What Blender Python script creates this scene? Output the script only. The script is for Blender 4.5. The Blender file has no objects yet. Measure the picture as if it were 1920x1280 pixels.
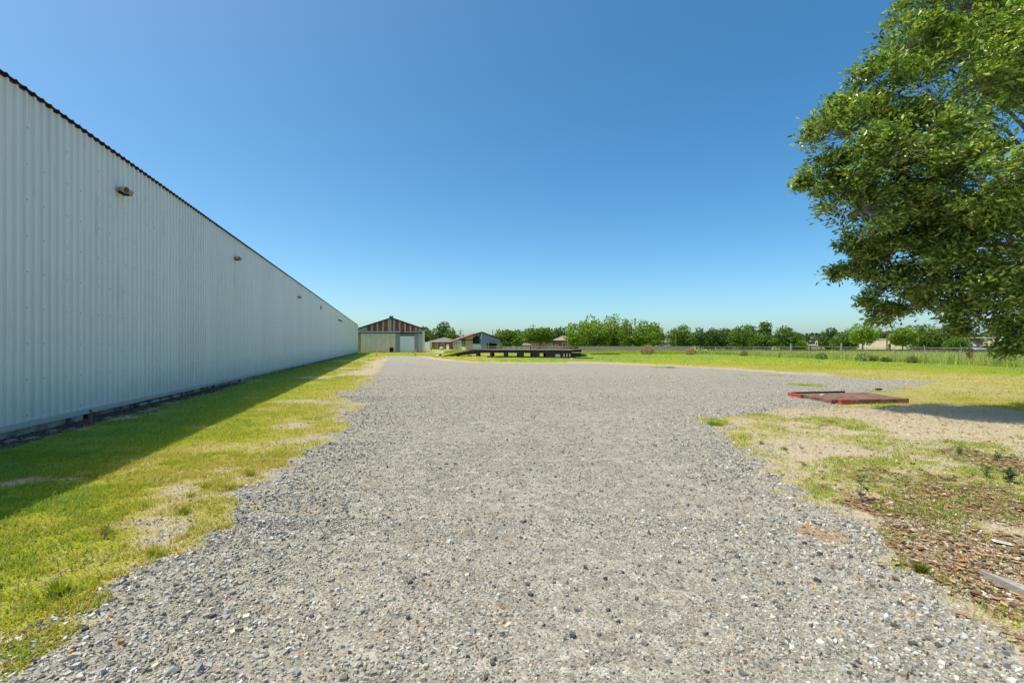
import bpy, math, random
import numpy as np
from mathutils import Vector, Matrix

random.seed(7)
R = np.random.default_rng(11)
sc = bpy.context.scene
col = sc.collection
PI = math.pi

# ------------------------------------------------------------------ camera, sky, sun
EYE = 1.5
F = 907.0            # focal length in photo pixels (1920 wide)
cam_d = bpy.data.cameras.new('camera')
cam_d.sensor_width = 36.0
cam_d.lens = 36.0 * F / 1920.0
cam_d.shift_y = 8.0 / 1920.0
cam_d.clip_start = 0.05
cam_d.clip_end = 5000
cam = bpy.data.objects.new('camera', cam_d)
cam.location = (0, 0, EYE)
cam.rotation_euler = (PI / 2, 0, 0)
col.objects.link(cam)
sc.camera = cam

SUNV = Vector((-0.455, -0.10, 1.0)).normalized()
world = bpy.data.worlds.new('World')
sc.world = world
world.use_nodes = True
wnt = world.node_tree
sky = wnt.nodes.new('ShaderNodeTexSky')
sky.sky_type = 'NISHITA'
sky.sun_disc = False
sky.sun_elevation = math.asin(SUNV.z)
sky.sun_rotation = math.atan2(SUNV.x, SUNV.y)
sky.altitude = 0
sky.air_density = 0.65
sky.dust_density = 1.9
sky.ozone_density = 2.0
sky_tint = wnt.nodes.new('ShaderNodeMix'); sky_tint.data_type = 'RGBA'; sky_tint.blend_type = 'MULTIPLY'
sky_tint.inputs[0].default_value = 1.0; sky_tint.inputs[7].default_value = (0.96, 1.07, 0.89, 1)
sky_sat = wnt.nodes.new('ShaderNodeHueSaturation')
sky_sat.inputs['Saturation'].default_value = 1.36
wnt.links.new(sky.outputs[0], sky_sat.inputs['Color'])
wnt.links.new(sky_sat.outputs[0], sky_tint.inputs[6])
wnt.links.new(sky_tint.outputs[2], wnt.nodes['Background'].inputs[0])
wnt.nodes['Background'].inputs[1].default_value = 0.146

sun_d = bpy.data.lights.new('sun', 'SUN')
sun_d.energy = 2.65
sun_d.angle = math.radians(0.5)
sun_d.color = (1.0, 0.93, 0.79)
sun = bpy.data.objects.new('sun', sun_d)
sun.rotation_euler = SUNV.to_track_quat('Z', 'Y').to_euler()
sun.location = (-20, 0, 40)
col.objects.link(sun)

sc.view_settings.view_transform = 'Standard'
sc.view_settings.look = 'None'
sc.view_settings.gamma = 1
sc.view_settings.exposure = 0.74
sc.view_settings.use_curve_mapping = False
sc.render.engine = 'CYCLES'
sc.cycles.max_bounces = 6
sc.cycles.transparent_max_bounces = 8

# ------------------------------------------------------------------ helpers
def gd(px, py):
    """ground point seen at a photo pixel (measured from the photograph)"""
    Y = EYE * F / (py - 648.0)
    return (px - 960.0) / F * Y, Y

def at(px, Y):
    return (px - 960.0) / F * Y

def zz(py, Y):
    return EYE - (py - 648.0) / F * Y

def tag(o, label=None, cat=None, group=None, kind=None):
    if label: o['label'] = label
    if cat: o['category'] = cat
    if group: o['group'] = group
    if kind: o['kind'] = kind
    return o

def empty(name, loc, rz=0, label=None, cat=None, group=None):
    o = bpy.data.objects.new(name, None)
    o.empty_display_size = 0.2
    o.location = loc
    o.rotation_euler = (0, 0, rz)
    col.objects.link(o)
    return tag(o, label, cat, group)

def link(name, me, mat=None, parent=None):
    if mat is not None and len(me.materials) == 0:
        me.materials.append(mat)
    o = bpy.data.objects.new(name, me)
    col.objects.link(o)
    if parent: o.parent = parent
    return o

def npmesh(name, V, Fc, mat=None, colr=None, smooth=False):
    me = bpy.data.meshes.new(name)
    me.from_pydata(np.ascontiguousarray(V, dtype=np.float32), [], np.ascontiguousarray(Fc, dtype=np.int32))
    if colr is not None:
        c = np.ones((len(V), 4), dtype=np.float32)
        c[:, :3] = colr
        me.color_attributes.new('Col', 'FLOAT_COLOR', 'POINT').data.foreach_set('color', c.ravel())
    if smooth:
        me.polygons.foreach_set('use_smooth', np.ones(len(me.polygons), dtype=bool))
    if mat: me.materials.append(mat)
    return me

class MB:
    def __init__(s):
        s.v = []; s.f = []; s.m = []
    def add(s, vs, fs, mi=0):
        b = len(s.v)
        s.v += [tuple(v) for v in vs]
        s.f += [tuple(b + i for i in f) for f in fs]
        s.m += [mi] * len(fs)
    def box(s, x0, x1, y0, y1, z0, z1, mi=0, rz=0, c=None, jit=0.0):
        vs = [(x, y, z) for z in (z0, z1) for (x, y) in ((x0, y0), (x1, y0), (x1, y1), (x0, y1))]
        if jit:
            vs = [(x + random.uniform(-jit, jit), y + random.uniform(-jit, jit), z + random.uniform(-jit, jit)) for x, y, z in vs]
        if rz:
            cx, cy = c or ((x0 + x1) / 2, (y0 + y1) / 2)
            ca, sa = math.cos(rz), math.sin(rz)
            vs = [(cx + (x - cx) * ca - (y - cy) * sa, cy + (x - cx) * sa + (y - cy) * ca, z) for x, y, z in vs]
        s.add(vs, [(0, 3, 2, 1), (4, 5, 6, 7), (0, 1, 5, 4), (1, 2, 6, 5), (2, 3, 7, 6), (3, 0, 4, 7)], mi)
        return s
    def prism(s, poly, y0, y1, mi=0):
        """poly in x,z extruded along y"""
        n = len(poly)
        vs = [(x, y0, z) for x, z in poly] + [(x, y1, z) for x, z in poly]
        fs = [tuple(range(n)), tuple(reversed(range(n, 2 * n)))]
        fs += [(i, i + n, (i + 1) % n + n, (i + 1) % n) for i in range(n)]
        s.add(vs, fs, mi)
        return s
    def tube(s, pts, rads, n=6, mi=0, cap=True):
        pts = [Vector(p) for p in pts]
        if not isinstance(rads, (list, tuple)): rads = [rads] * len(pts)
        vs = []
        for i, p in enumerate(pts):
            d = (pts[min(i + 1, len(pts) - 1)] - pts[max(i - 1, 0)])
            if d.length < 1e-6: d = Vector((0, 0, 1))
            d.normalize()
            a = d.cross(Vector((0, 0, 1)))
            if a.length < 0.05: a = d.cross(Vector((1, 0, 0)))
            a.normalize(); b = d.cross(a)
            for k in range(n):
                t = 2 * PI * k / n
                vs.append(p + (a * math.cos(t) + b * math.sin(t)) * rads[i])
        fs = []
        for i in range(len(pts) - 1):
            for k in range(n):
                fs.append((i * n + k, i * n + (k + 1) % n, (i + 1) * n + (k + 1) % n, (i + 1) * n + k))
        if cap:
            fs.append(tuple(range(n - 1, -1, -1)))
            fs.append(tuple((len(pts) - 1) * n + k for k in range(n)))
        s.add(vs, fs, mi)
        return s
    def mesh(s, name, mats):
        me = bpy.data.meshes.new(name)
        me.from_pydata(s.v, [], s.f)
        for m in (mats if isinstance(mats, (list, tuple)) else [mats]): me.materials.append(m)
        if any(s.m): me.polygons.foreach_set('material_index', s.m)
        return me
    def build(s, name, mats, parent=None):
        return link(name, s.mesh(name, mats), None, parent)

# ---- noise in numpy (value noise, world coordinates)
def _h(ix, iy, seed):
    a = (ix * 374761393 + iy * 668265263 + seed * 982451653) & 0xffffffff
    a = ((a ^ (a >> 13)) * 1274126177) & 0xffffffff
    return ((a ^ (a >> 16)) & 0xffff) / 65535.0

def vn(x, y, seed=0):
    ix = np.floor(x).astype(np.int64); iy = np.floor(y).astype(np.int64)
    fx = x - ix; fy = y - iy
    fx = fx * fx * (3 - 2 * fx); fy = fy * fy * (3 - 2 * fy)
    a = _h(ix, iy, seed); b = _h(ix + 1, iy, seed); c = _h(ix, iy + 1, seed); d = _h(ix + 1, iy + 1, seed)
    return (a * (1 - fx) + b * fx) * (1 - fy) + (c * (1 - fx) + d * fx) * fy

def fbm(x, y, s, seed=0, o=4):
    t = 0; a = 0.5; w = 0
    for i in range(o):
        t = t + a * vn(x / s * 2 ** i, y / s * 2 ** i, seed + i * 17); w += a; a *= 0.55
    return t / w

def sdf(x, y, poly):
    """signed distance, positive inside"""
    P = np.array(poly, dtype=float)
    Q = np.roll(P, -1, axis=0)
    dmin = np.full(x.shape, 1e9); ins = np.zeros(x.shape, dtype=bool)
    for (ax, ay), (bx, by) in zip(P, Q):
        dx, dy = bx - ax, by - ay
        L = dx * dx + dy * dy + 1e-12
        t = np.clip(((x - ax) * dx + (y - ay) * dy) / L, 0, 1)
        dmin = np.minimum(dmin, (x - ax - t * dx) ** 2 + (y - ay - t * dy) ** 2)
        if ay != by:
            c = ((ay > y) != (by > y)) & (x < (bx - ax) * (y - ay) / (by - ay) + ax)
            ins ^= c
    return np.where(ins, 1, -1) * np.sqrt(dmin)

def sst(a, b, x):
    t = np.clip((x - a) / (b - a), 0, 1)
    return t * t * (3 - 2 * t)

# ------------------------------------------------------------------ materials
MT = {}
def newmat(name):
    m = bpy.data.materials.new(name); m.use_nodes = True
    nt = m.node_tree
    MT[name] = m
    return m, nt, nt.nodes['Principled BSDF']

def N(nt, t, **k):
    n = nt.nodes.new('ShaderNode' + t)
    for a, b in k.items():
        if a.startswith('i_'):
            key = a[2:]
            n.inputs[int(key) if key.isdigit() else key].default_value = b
        else: setattr(n, a, b)
    return n

def ramp(nt, src, stops, interp='LINEAR'):
    r = nt.nodes.new('ShaderNodeValToRGB')
    r.color_ramp.interpolation = interp
    e = r.color_ramp.elements
    e[0].position = stops[0][0]; e[0].color = (*stops[0][1], 1)
    e[1].position = stops[-1][0]; e[1].color = (*stops[-1][1], 1)
    for p, c in stops[1:-1]:
        x = e.new(p); x.color = (*c, 1)
    nt.links.new(src, r.inputs[0])
    return r.outputs[0]

def math_(nt, op, a, b=0.0, clamp=False):
    n = nt.nodes.new('ShaderNodeMath'); n.operation = op; n.use_clamp = clamp
    for i, v in enumerate((a, b)):
        if isinstance(v, (int, float)): n.inputs[i].default_value = v
        else: nt.links.new(v, n.inputs[i])
    return n.outputs[0]

def mixc(nt, f, a, b, bt='MIX'):
    n = nt.nodes.new('ShaderNodeMix'); n.data_type = 'RGBA'; n.blend_type = bt
    for i, v in ((0, f), (6, a), (7, b)):
        if isinstance(v, (int, float)): n.inputs[i].default_value = v
        elif isinstance(v, tuple): n.inputs[i].default_value = (*v, 1)
        else: nt.links.new(v, n.inputs[i])
    return n.outputs[2]

def simple(name, c1, c2=None, scale=3.0, rough=0.8, bump=0.0, bscale=20.0, metal=0.0, stretch=(1, 1, 1), pos=(0.35, 0.65), rnd=0.0, world_co=False, spec=0.3):
    m, nt, p = newmat(name)
    c2 = c2 or tuple(x * 0.75 for x in c1)
    if world_co:
        co = N(nt, 'NewGeometry').outputs['Position']
    else:
        co = N(nt, 'TexCoord').outputs['Object']
    mp = N(nt, 'Mapping'); mp.inputs['Scale'].default_value = stretch
    nt.links.new(co, mp.inputs[0])
    no = N(nt, 'TexNoise', i_Scale=scale, i_Detail=6.0, i_Roughness=0.6)
    nt.links.new(mp.outputs[0], no.inputs[0])
    c = ramp(nt, no.outputs[0], [(pos[0], c1), (pos[1], c2)])
    if rnd:
        oi = N(nt, 'ObjectInfo')
        hs = N(nt, 'HueSaturation')
        v = math_(nt, 'ADD', math_(nt, 'MULTIPLY', oi.outputs['Random'], rnd * 2), 1 - rnd)
        nt.links.new(v, hs.inputs['Value']); nt.links.new(c, hs.inputs['Color']); c = hs.outputs[0]
    nt.links.new(c, p.inputs['Base Color'])
    p.inputs['Roughness'].default_value = rough
    p.inputs['Metallic'].default_value = metal
    p.inputs['Specular IOR Level'].default_value = spec
    if bump:
        n2 = N(nt, 'TexNoise', i_Scale=bscale, i_Detail=5.0)
        nt.links.new(mp.outputs[0], n2.inputs[0])
        b = N(nt, 'Bump', i_Strength=bump, i_Distance=0.02)
        nt.links.new(n2.outputs[0], b.inputs['Height'])
        nt.links.new(b.outputs[0], p.inputs['Normal'])
    return m

def vcol_mat(name, rough=0.6, trans=0.0, tcol=(1.0, 1.0, 0.6), spec=0.3, bump=0.0):
    m, nt, p = newmat(name)
    a = N(nt, 'Attribute', attribute_name='Col')
    nt.links.new(a.outputs['Color'], p.inputs['Base Color'])
    p.inputs['Roughness'].default_value = rough
    p.inputs['Specular IOR Level'].default_value = spec
    if bump:
        no = N(nt, 'TexNoise', i_Scale=160.0, i_Detail=3.0)
        b = N(nt, 'Bump', i_Strength=bump, i_Distance=0.004)
        nt.links.new(no.outputs[0], b.inputs['Height']); nt.links.new(b.outputs[0], p.inputs['Normal'])
    if trans:
        t = N(nt, 'BsdfTranslucent')
        nt.links.new(mixc(nt, 1.0, a.outputs['Color'], tcol, 'MULTIPLY'), t.inputs[0])
        mx = N(nt, 'MixShader', i_0=trans)
        nt.links.new(p.outputs[0], mx.inputs[1]); nt.links.new(t.outputs[0], mx.inputs[2])
        nt.links.new(mx.outputs[0], nt.nodes['Material Output'].inputs[0])
    return m

M_grass = vcol_mat('grass_blades', 0.7, 0.45, (1.35, 1.35, 0.7), spec=0.12)
M_leaf = vcol_mat('oak_leaf', 0.32, 0.22, (1.2, 1.35, 0.4), spec=0.7)
M_leaf_far = vcol_mat('tree_foliage', 0.5, 0.35, (1.5, 1.6, 0.6))
M_stone = vcol_mat('gravel_stone', 0.85, bump=0.6)
M_litter = vcol_mat('dead_leaf', 0.75, 0.15, (1.2, 1.0, 0.7))
M_bark = simple('bark', (0.13, 0.10, 0.075), (0.23, 0.19, 0.15), 6, 0.9, 0.8, 14, stretch=(1, 1, 0.3))
M_twig = simple('twig_bark', (0.22, 0.18, 0.14), (0.32, 0.28, 0.23), 8, 0.85)
M_post = simple('galvanised_steel', (0.26, 0.26, 0.25), (0.38, 0.38, 0.36), 8, 0.6, metal=0.3)
M_wire = simple('fence_wire', (0.30, 0.30, 0.29), (0.4, 0.4, 0.38), 8, 0.5, metal=0.5)
M_conc = simple('concrete', (0.42, 0.39, 0.34), (0.30, 0.27, 0.23), 5, 0.9, 0.5, 30, world_co=True)
M_conc_pale = simple('pale_concrete', (0.60, 0.57, 0.50), (0.46, 0.43, 0.37), 3, 0.9, 0.4, 30, world_co=True)
M_dark = simple('dark_void', (0.012, 0.011, 0.01), (0.02, 0.018, 0.016), 2, 0.95)
M_maroon = simple('maroon_roof', (0.035, 0.014, 0.02), (0.06, 0.022, 0.026), 2, 0.7)
M_tar = simple('creosoted_timber', (0.012, 0.010, 0.009), (0.03, 0.024, 0.02), 3, 0.85, 0.5, 10, stretch=(0.3, 1, 3))
M_deck = simple('worn_deck', (0.36, 0.30, 0.26), (0.24, 0.19, 0.16), 3, 0.9)
M_white = simple('white_paint', (0.72, 0.72, 0.70), (0.62, 0.62, 0.60), 3, 0.5)
M_glass = simple('window_glass', (0.03, 0.035, 0.04), (0.05, 0.055, 0.06), 1, 0.15, spec=0.6)
M_brick = simple('brown_brick', (0.16, 0.065, 0.045), (0.24, 0.11, 0.08), 4, 0.9, world_co=True)
M_brick_tan = simple('tan_brick', (0.50, 0.29, 0.17), (0.38, 0.20, 0.12), 2, 0.9, world_co=True)
M_roof_gr = simple('grey_shingle', (0.16, 0.125, 0.11), (0.24, 0.19, 0.17), 1.5, 0.9, world_co=True)
M_roof_tan = simple('tan_shingle', (0.38, 0.26, 0.19), (0.28, 0.19, 0.14), 1.5, 0.9, world_co=True)
M_cream = simple('cream_render', (0.80, 0.64, 0.48), (0.72, 0.56, 0.41), 1, 0.85)
M_wood_gr = simple('weathered_board', (0.30, 0.25, 0.21), (0.19, 0.15, 0.125), 5, 0.9, rnd=0.2, stretch=(3, 1, 0.5))
M_wood_br = simple('brown_board', (0.13, 0.08, 0.055), (0.20, 0.13, 0.09), 5, 0.9)
M_rust = simple('rust_red_steel', (0.15, 0.068, 0.045), (0.31, 0.175, 0.12), 7, 0.75, 0.4, 40, rnd=0.12)
M_red = simple('red_oxide_paint', (0.50, 0.075, 0.05), (0.36, 0.07, 0.045), 9, 0.6, 0.3, 40)
M_orange = simple('orange_plastic', (0.85, 0.13, 0.03), (0.70, 0.10, 0.03), 4, 0.5)
M_tanlamp = simple('tan_lamp_housing', (0.66, 0.52, 0.34), (0.50, 0.37, 0.22), 14, 0.55)
M_beige_sheet = simple('beige_sheet', (0.68, 0.61, 0.50), (0.58, 0.51, 0.41), 1.2, 0.6, stretch=(1, 1, 0.4))
M_grey_sheet = simple('grey_sheet', (0.30, 0.33, 0.36), (0.24, 0.27, 0.30), 2, 0.5)
M_blue_sheet = simple('blue_grey_sheet', (0.16, 0.24, 0.32), (0.22, 0.30, 0.38), 1, 0.6)
M_rolldoor = simple('roll_door', (0.72, 0.78, 0.82), (0.64, 0.70, 0.75), 1, 0.4)
M_pale_blue = simple('pale_blue_paint', (0.42, 0.62, 0.70), (0.35, 0.53, 0.62), 2, 0.6)
M_stonewall = simple('beige_block', (0.66, 0.58, 0.42), (0.38, 0.32, 0.22), 3.5, 0.9, pos=(0.5, 0.68))
M_gable_white = simple('chalky_white_sheet', (0.42, 0.36, 0.32), (0.36, 0.20, 0.15), 3, 0.7, pos=(0.5, 0.75), stretch=(1, 1, 0.3))
M_gable_rust = simple('rusted_sheet', (0.19, 0.055, 0.035), (0.36, 0.16, 0.11), 3, 0.8, pos=(0.45, 0.75), stretch=(1, 1, 0.3))
M_rubble = simple('broken_masonry', (0.32, 0.26, 0.21), (0.16, 0.12, 0.10), 9, 0.95, 0.7, 30, rnd=0.3)
M_paper = simple('paper', (0.80, 0.80, 0.80), (0.65, 0.67, 0.7), 60, 0.6)
M_slab = simple('grey_sheet_scrap', (0.40, 0.37, 0.34), (0.30, 0.28, 0.25), 20, 0.8, 0.3, 60)
M_tyre = simple('tyre_rubber', (0.02, 0.02, 0.02), (0.03, 0.03, 0.03), 4, 0.8)

# white corrugated cladding: faint vertical grime, warm near the middle, object random tint
m, nt, p = newmat('white_cladding')
tc = N(nt, 'NewGeometry')
mp = N(nt, 'Mapping'); mp.inputs['Scale'].default_value = (1, 1, 0.08)
nt.links.new(tc.outputs['Position'], mp.inputs[0])
no = N(nt, 'TexNoise', i_Scale=5.0, i_Detail=5.0); nt.links.new(mp.outputs[0], no.inputs[0])
c = ramp(nt, no.outputs[0], [(0.3, (0.82, 0.825, 0.79)), (0.7, (0.87, 0.87, 0.84))])
n2 = N(nt, 'TexNoise', i_Scale=0.25, i_Detail=3.0); nt.links.new(tc.outputs['Position'], n2.inputs[0])
c = mixc(nt, math_(nt, 'MULTIPLY', n2.outputs[0], 0.35), c, (0.80, 0.76, 0.70))
oi = N(nt, 'ObjectInfo')
hs = N(nt, 'HueSaturation'); nt.links.new(c, hs.inputs['Color'])
nt.links.new(math_(nt, 'ADD', math_(nt, 'MULTIPLY', oi.outputs['Random'], 0.07), 0.95), hs.inputs['Value'])
sz_w = N(nt, 'SeparateXYZ'); nt.links.new(tc.outputs['Position'], sz_w.inputs[0])
n3 = N(nt, 'TexNoise', i_Scale=2.5, i_Detail=6.0, i_Roughness=0.7); nt.links.new(tc.outputs['Position'], n3.inputs[0])
spl = math_(nt, 'SUBTRACT', math_(nt, 'ADD', n3.outputs[0], 0.30), math_(nt, 'MULTIPLY', sz_w.outputs[2], 0.75), True)
n4 = N(nt, 'TexNoise', i_Scale=11.0, i_Detail=3.0); nt.links.new(mp.outputs[0], n4.inputs[0])
streak = ramp(nt, n4.outputs[0], [(0.60, (0, 0, 0)), (0.74, (0.35, 0.35, 0.35))])
c = mixc(nt, math_(nt, 'MULTIPLY', spl, 0.42), hs.outputs[0], (0.40, 0.36, 0.29))
c = mixc(nt, streak, c, (0.52, 0.50, 0.45))
nt.links.new(c, p.inputs['Base Color'])
p.inputs['Roughness'].default_value = 0.38
p.inputs['Specular IOR Level'].default_value = 0.45
M_clad = m

# ------------------------------------------------------------------ ground layout
gpx = [(150, 1128), (215, 1085), (330, 1040), (420, 985), (475, 925), (520, 885), (560, 862), (600, 832), (648, 797),
       (655, 770), (640, 748), (668, 728), (694, 708), (712, 690), (722, 676), (724, 668.5), (752, 667.4), (790, 668.5), (808, 672.5),
       (850, 677.5), (900, 680), (980, 681), (1060, 681), (1090, 679.5), (1180, 683), (1300, 688), (1420, 696),
       (1560, 705), (1700, 712), (1760, 715), (1752, 724), (1690, 735), (1600, 738), (1640, 752), (1560, 762), (1470, 766),
       (1405, 778), (1345, 792), (1372, 820), (1420, 850), (1450, 888), (1500, 930), (1560, 968), (1630, 985),
       (1655, 1020), (1655, 1050), (1740, 1085), (1790, 1110), (1860, 1180), (1915, 1230)]
GRAVEL = [(-3.1, -8), (-3.0, 1.5), (-2.9, 2.4)] + [gd(*q) for q in gpx] + [(2.35, 1.9), (2.3, -8)]
bpx = [(1340, 800), (1420, 768), (1500, 762), (1600, 764), (1720, 762), (1830, 762), (1920, 772), (2100, 790), (2300, 830)]
BARE = [gd(*q) for q in bpx] + [(9.0, 1.0), (7.0, -8), (1.9, -8), (1.9, 2.0), gd(1860, 1200), gd(1640, 1060), gd(1500, 960), gd(1400, 880), gd(1340, 820)]

def patches(x, y, lst):
    v = np.zeros(x.shape)
    for px, py, rx, ry, w in lst:
        cx, cy = gd(px, py)
        ax = rx / F * cy
        ay = abs(gd(px, py - ry)[1] - gd(px, py + ry)[1]) / 2
        v = np.maximum(v, w * np.clip(1.25 - ((x - cx) / ax) ** 2 - ((y - cy) / ay) ** 2, 0, 1))
    return v

GR_R = [(1435, 783, 45, 11, 1), (1440, 798, 40, 9, 1), (1560, 790, 95, 11, .8), (1625, 803, 45, 8, .8), (1375, 815, 35, 12, .9), (1395, 840, 25, 9, .7),
        (1450, 905, 50, 25, .6), (1640, 868, 120, 16, 1), (1760, 850, 60, 14, .8), (1590, 905, 70, 25, .75), (1545, 925, 50, 26, 1),
        (1640, 900, 80, 22, .6), (1700, 930, 80, 34, .9), (1760, 975, 80, 34, .9), (1720, 960, 100, 40, .7), (1870, 890, 80, 22, .9),
        (1820, 920, 80, 24, .7), (1635, 1010, 30, 26, .8), (1905, 1000, 40, 26, .6), (1905, 1170, 26, 50, .9), (1775, 1095, 24, 16, .8),
        (1840, 835, 70, 10, .7), (1540, 955, 60, 10, .6), (1460, 870, 60, 9, .45), (1870, 970, 60, 14, .4), (1680, 1000, 60, 16, .7), (1800, 1030, 60, 14, .35), (1770, 920, 230, 90, .62)]
GR_G = [(1240, 688.4, 26, 1.6, 1), (1510, 721, 38, 4, 1), (1395, 704, 18, 1.6, .7), (1455, 703, 30, 1.6, .7), (1640, 733, 25, 4, .7), (1680, 727, 18, 3, .7),
        (1340, 790, 30, 9, 1), (70, 1195, 80, 45, .9), (10, 1240, 60, 60, .9), (120, 1130, 90, 30, .9), (280, 1130, 60, 16, .35), (1660, 1060, 18, 30, .5), (460, 960, 60, 20, .4),
        (620, 797, 30, 6, .8), (1690, 1065, 14, 20, .6)]
LIT = [(1880, 1200, 60, 70, .9), (1790, 1110, 70, 30, .7), (1900, 870, 90, 40, .9), (1840, 1040, 190, 90, 1), (1880, 1120, 90, 60, 1), (1700, 960, 110, 50, .7), (1870, 950, 120, 60, .9), (1560, 915, 70, 18, .5), (1600, 950, 60, 20, .5), (1760, 1080, 60, 40, .8), (1800, 930, 230, 100, .5)]
SANDY = [(1540, 1000, 50, 22, .9), (1085, 774, 60, 8, .5), (1880, 1085, 70, 34, 1), (1660, 1160, 60, 30, .2)]
BAREL = [(560, 753, 60, 5, .8), (590, 707, 40, 3, .8), (640, 690, 40, 1.6, .9), (655, 676, 40, 1.1, .9), (690, 672, 26, 1.0, .8), (540, 800, 50, 8, .5), (230, 785, 30, 5, .8), (130, 900, 30, 8, .5),
         (300, 772, 60, 6, .55), (480, 715, 50, 3, .5), (40, 905, 45, 12, .55), (270, 970, 60, 18, .15), (380, 950, 60, 16, .2), (170, 1060, 60, 20, .15), (470, 745, 30, 3, .5)]

WN = (0.968, 0.25)      # normal of the warehouse wall, pointing to the lot
WD = (-0.25, 0.968)     # direction along the wall
WOFF = -5.96

def wallp(t, off=0.0):
    return ((WOFF + off) * WN[0] + t * WD[0], (WOFF + off) * WN[1] + t * WD[1])

def masks(x, y):
    g = sdf(x, y, GRAVEL)
    b = sdf(x, y, BARE)
    amp = np.clip(0.25 + 0.03 * np.abs(y), 0.25, 1.2)
    n1 = fbm(x, y, 0.9, 3) - 0.5
    n2 = fbm(x * 0.5, y, 2.5, 31) - 0.5
    g2 = g + amp * (n1 * 1.3) + (fbm(x, y, 0.3, 23, 3) - 0.5) * np.where(y < 14, 0.7, 0) + np.where(y > 12, n2 * 1.6, 0)
    wd = x * WN[0] + y * WN[1] - WOFF          # distance from the wall
    gv = sst(-0.10, 0.14, g2)
    bare = sst(-0.3, 0.2, b + n1 * 0.6) * (1 - gv)
    gp = patches(x, y, GR_R)
    gp = np.maximum(gp, 0.52 * (1 - np.clip(patches(x, y, [(1520, 842, 110, 22, 1), (1700, 796, 190, 24, 1), (1850, 775, 200, 20, 1), (1540, 870, 70, 12, .8)]), 0, 1)) * sst(12.5, 8.5, y) * (0.55 + 0.45 * sst(3.8, 5.6, y)))
    fine = 0.55 * fbm(x, y, 0.40, 9) + 0.45 * fbm(x, y, 0.13, 19, 2)
    patchy = sst(0.40, 0.86, gp * 0.50 + fine * 0.72)
    # lawn with worn spots
    wn_ = sst(0.48, 0.68, fbm(x, y, 0.8, 77))
    worn = wn_ * np.where(x < 0, 0.42, 0.40) + patches(x, y, BAREL)
    edge = sst(1.5, 0.05, -g2) * 0.55 * (y < 14)
    far_edge = np.where(y > 24, sst(2.2, 0.4, -g2) * np.where(x > -14, 1.0, .4), 0)
    lawn = 1 - np.clip(worn * 0.9 + edge * sst(0.40, 0.60, fine) + far_edge * (0.4 + fine), 0, 1)
    gr = np.where(gv > 0.5, 0, lawn * (1 - bare) + patchy * bare)
    tufts = patches(x, y, GR_G)
    gr = np.maximum(gr, sst(0.45, 0.7, tufts * 0.6 + fine * 0.5))
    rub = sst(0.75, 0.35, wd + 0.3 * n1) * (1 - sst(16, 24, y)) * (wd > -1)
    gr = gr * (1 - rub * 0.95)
    lt = np.clip(patches(x, y, LIT), 0, 1) * bare
    lt = sst(0.25, 0.7, lt * (0.5 + fine)) 
    lt = np.maximum(lt, 0)
    sd = patches(x, y, SANDY)
    sand = sst(0.4, 0.8, sd * (0.5 + fbm(x, y, 0.5, 5)))
    # dryness of the lawn: dry near the lot, lush toward the fence
    gx = np.where(y > 60, 88 - y, 36.5 - x)
    dy = np.clip(0.75 - 0.6 * sst(16, 6, 36.5 - x) , 0, 1)
    dy = np.where(x < -2, 0.36 + 0.3 * sst(1.6, 0.2, -g2), dy)
    dy = np.where((x >= -2) & (y > 30), np.minimum(dy, 0.10 + 0.6 * sst(6, 0.5, -g2) + 0.4 * sst(0, 28, x) * sst(66, 36, y) * sst(2, 10, 36.5 - x)), dy)
    dy = np.clip(dy + (fbm(x, y, 3.0, 41) - 0.5) * 0.5, 0, 1)
    dy = np.clip(dy + np.where(x < 0, 0.30, 0.1) * wn_, 0, 1)
    dy = dy * (1 - np.where(x > 0, 0.85, 0.15) * np.clip(tufts, 0, 1))
    dy = dy * (0.2 + 0.8 * sst(1.6, 3.4, wd + 0.8 * n1))  # greener by the wall: lusher grass, plus a painted lift for its shaded strip
    gv = np.where((y < 20) & (gv < 0.5), np.maximum(gv, 0.46 * np.where(x < 0, sst(2.4, 0.5, -g2), sst(1.1, 0.1, -g2))), gv)
    return g2, gv, bare, gr, lt, sand, dy, wd, rub

def axis(lims, d0, growth):
    a = [0.0]
    while a[-1] < lims[1]:
        s = d0 if a[-1] < lims[0] else d0 + (a[-1] - lims[0]) * growth
        a.append(a[-1] + s)
    return np.array(a)

ax_p = axis((11, 700), 0.13, 0.045)
xs = np.concatenate([-ax_p[::-1], ax_p[1:]])
yy = axis((13, 1200), 0.13, 0.035)
ys = np.concatenate([-np.array([14, 8, 4, 2, 1, 0.5])[:], yy])
ys = np.sort(ys)
GX, GY = np.meshgrid(xs, ys)
fx, fy = GX.ravel(), GY.ravel()
def height(x, y):
    r = np.sqrt(x * x + y * y)
    h = (fbm(x, y, 2.2, 51) - 0.5) * 0.05 + (fbm(x, y, 0.6, 52, 2) - 0.5) * 0.018
    return h * np.clip(r / 3, 0.3, 1) * (1 - sst(25, 60, r) * 0.4)
HZ = height(fx, fy)
g2, gv, bare, gr, lt, sand, dy, wd, rub = masks(fx, fy)

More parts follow.
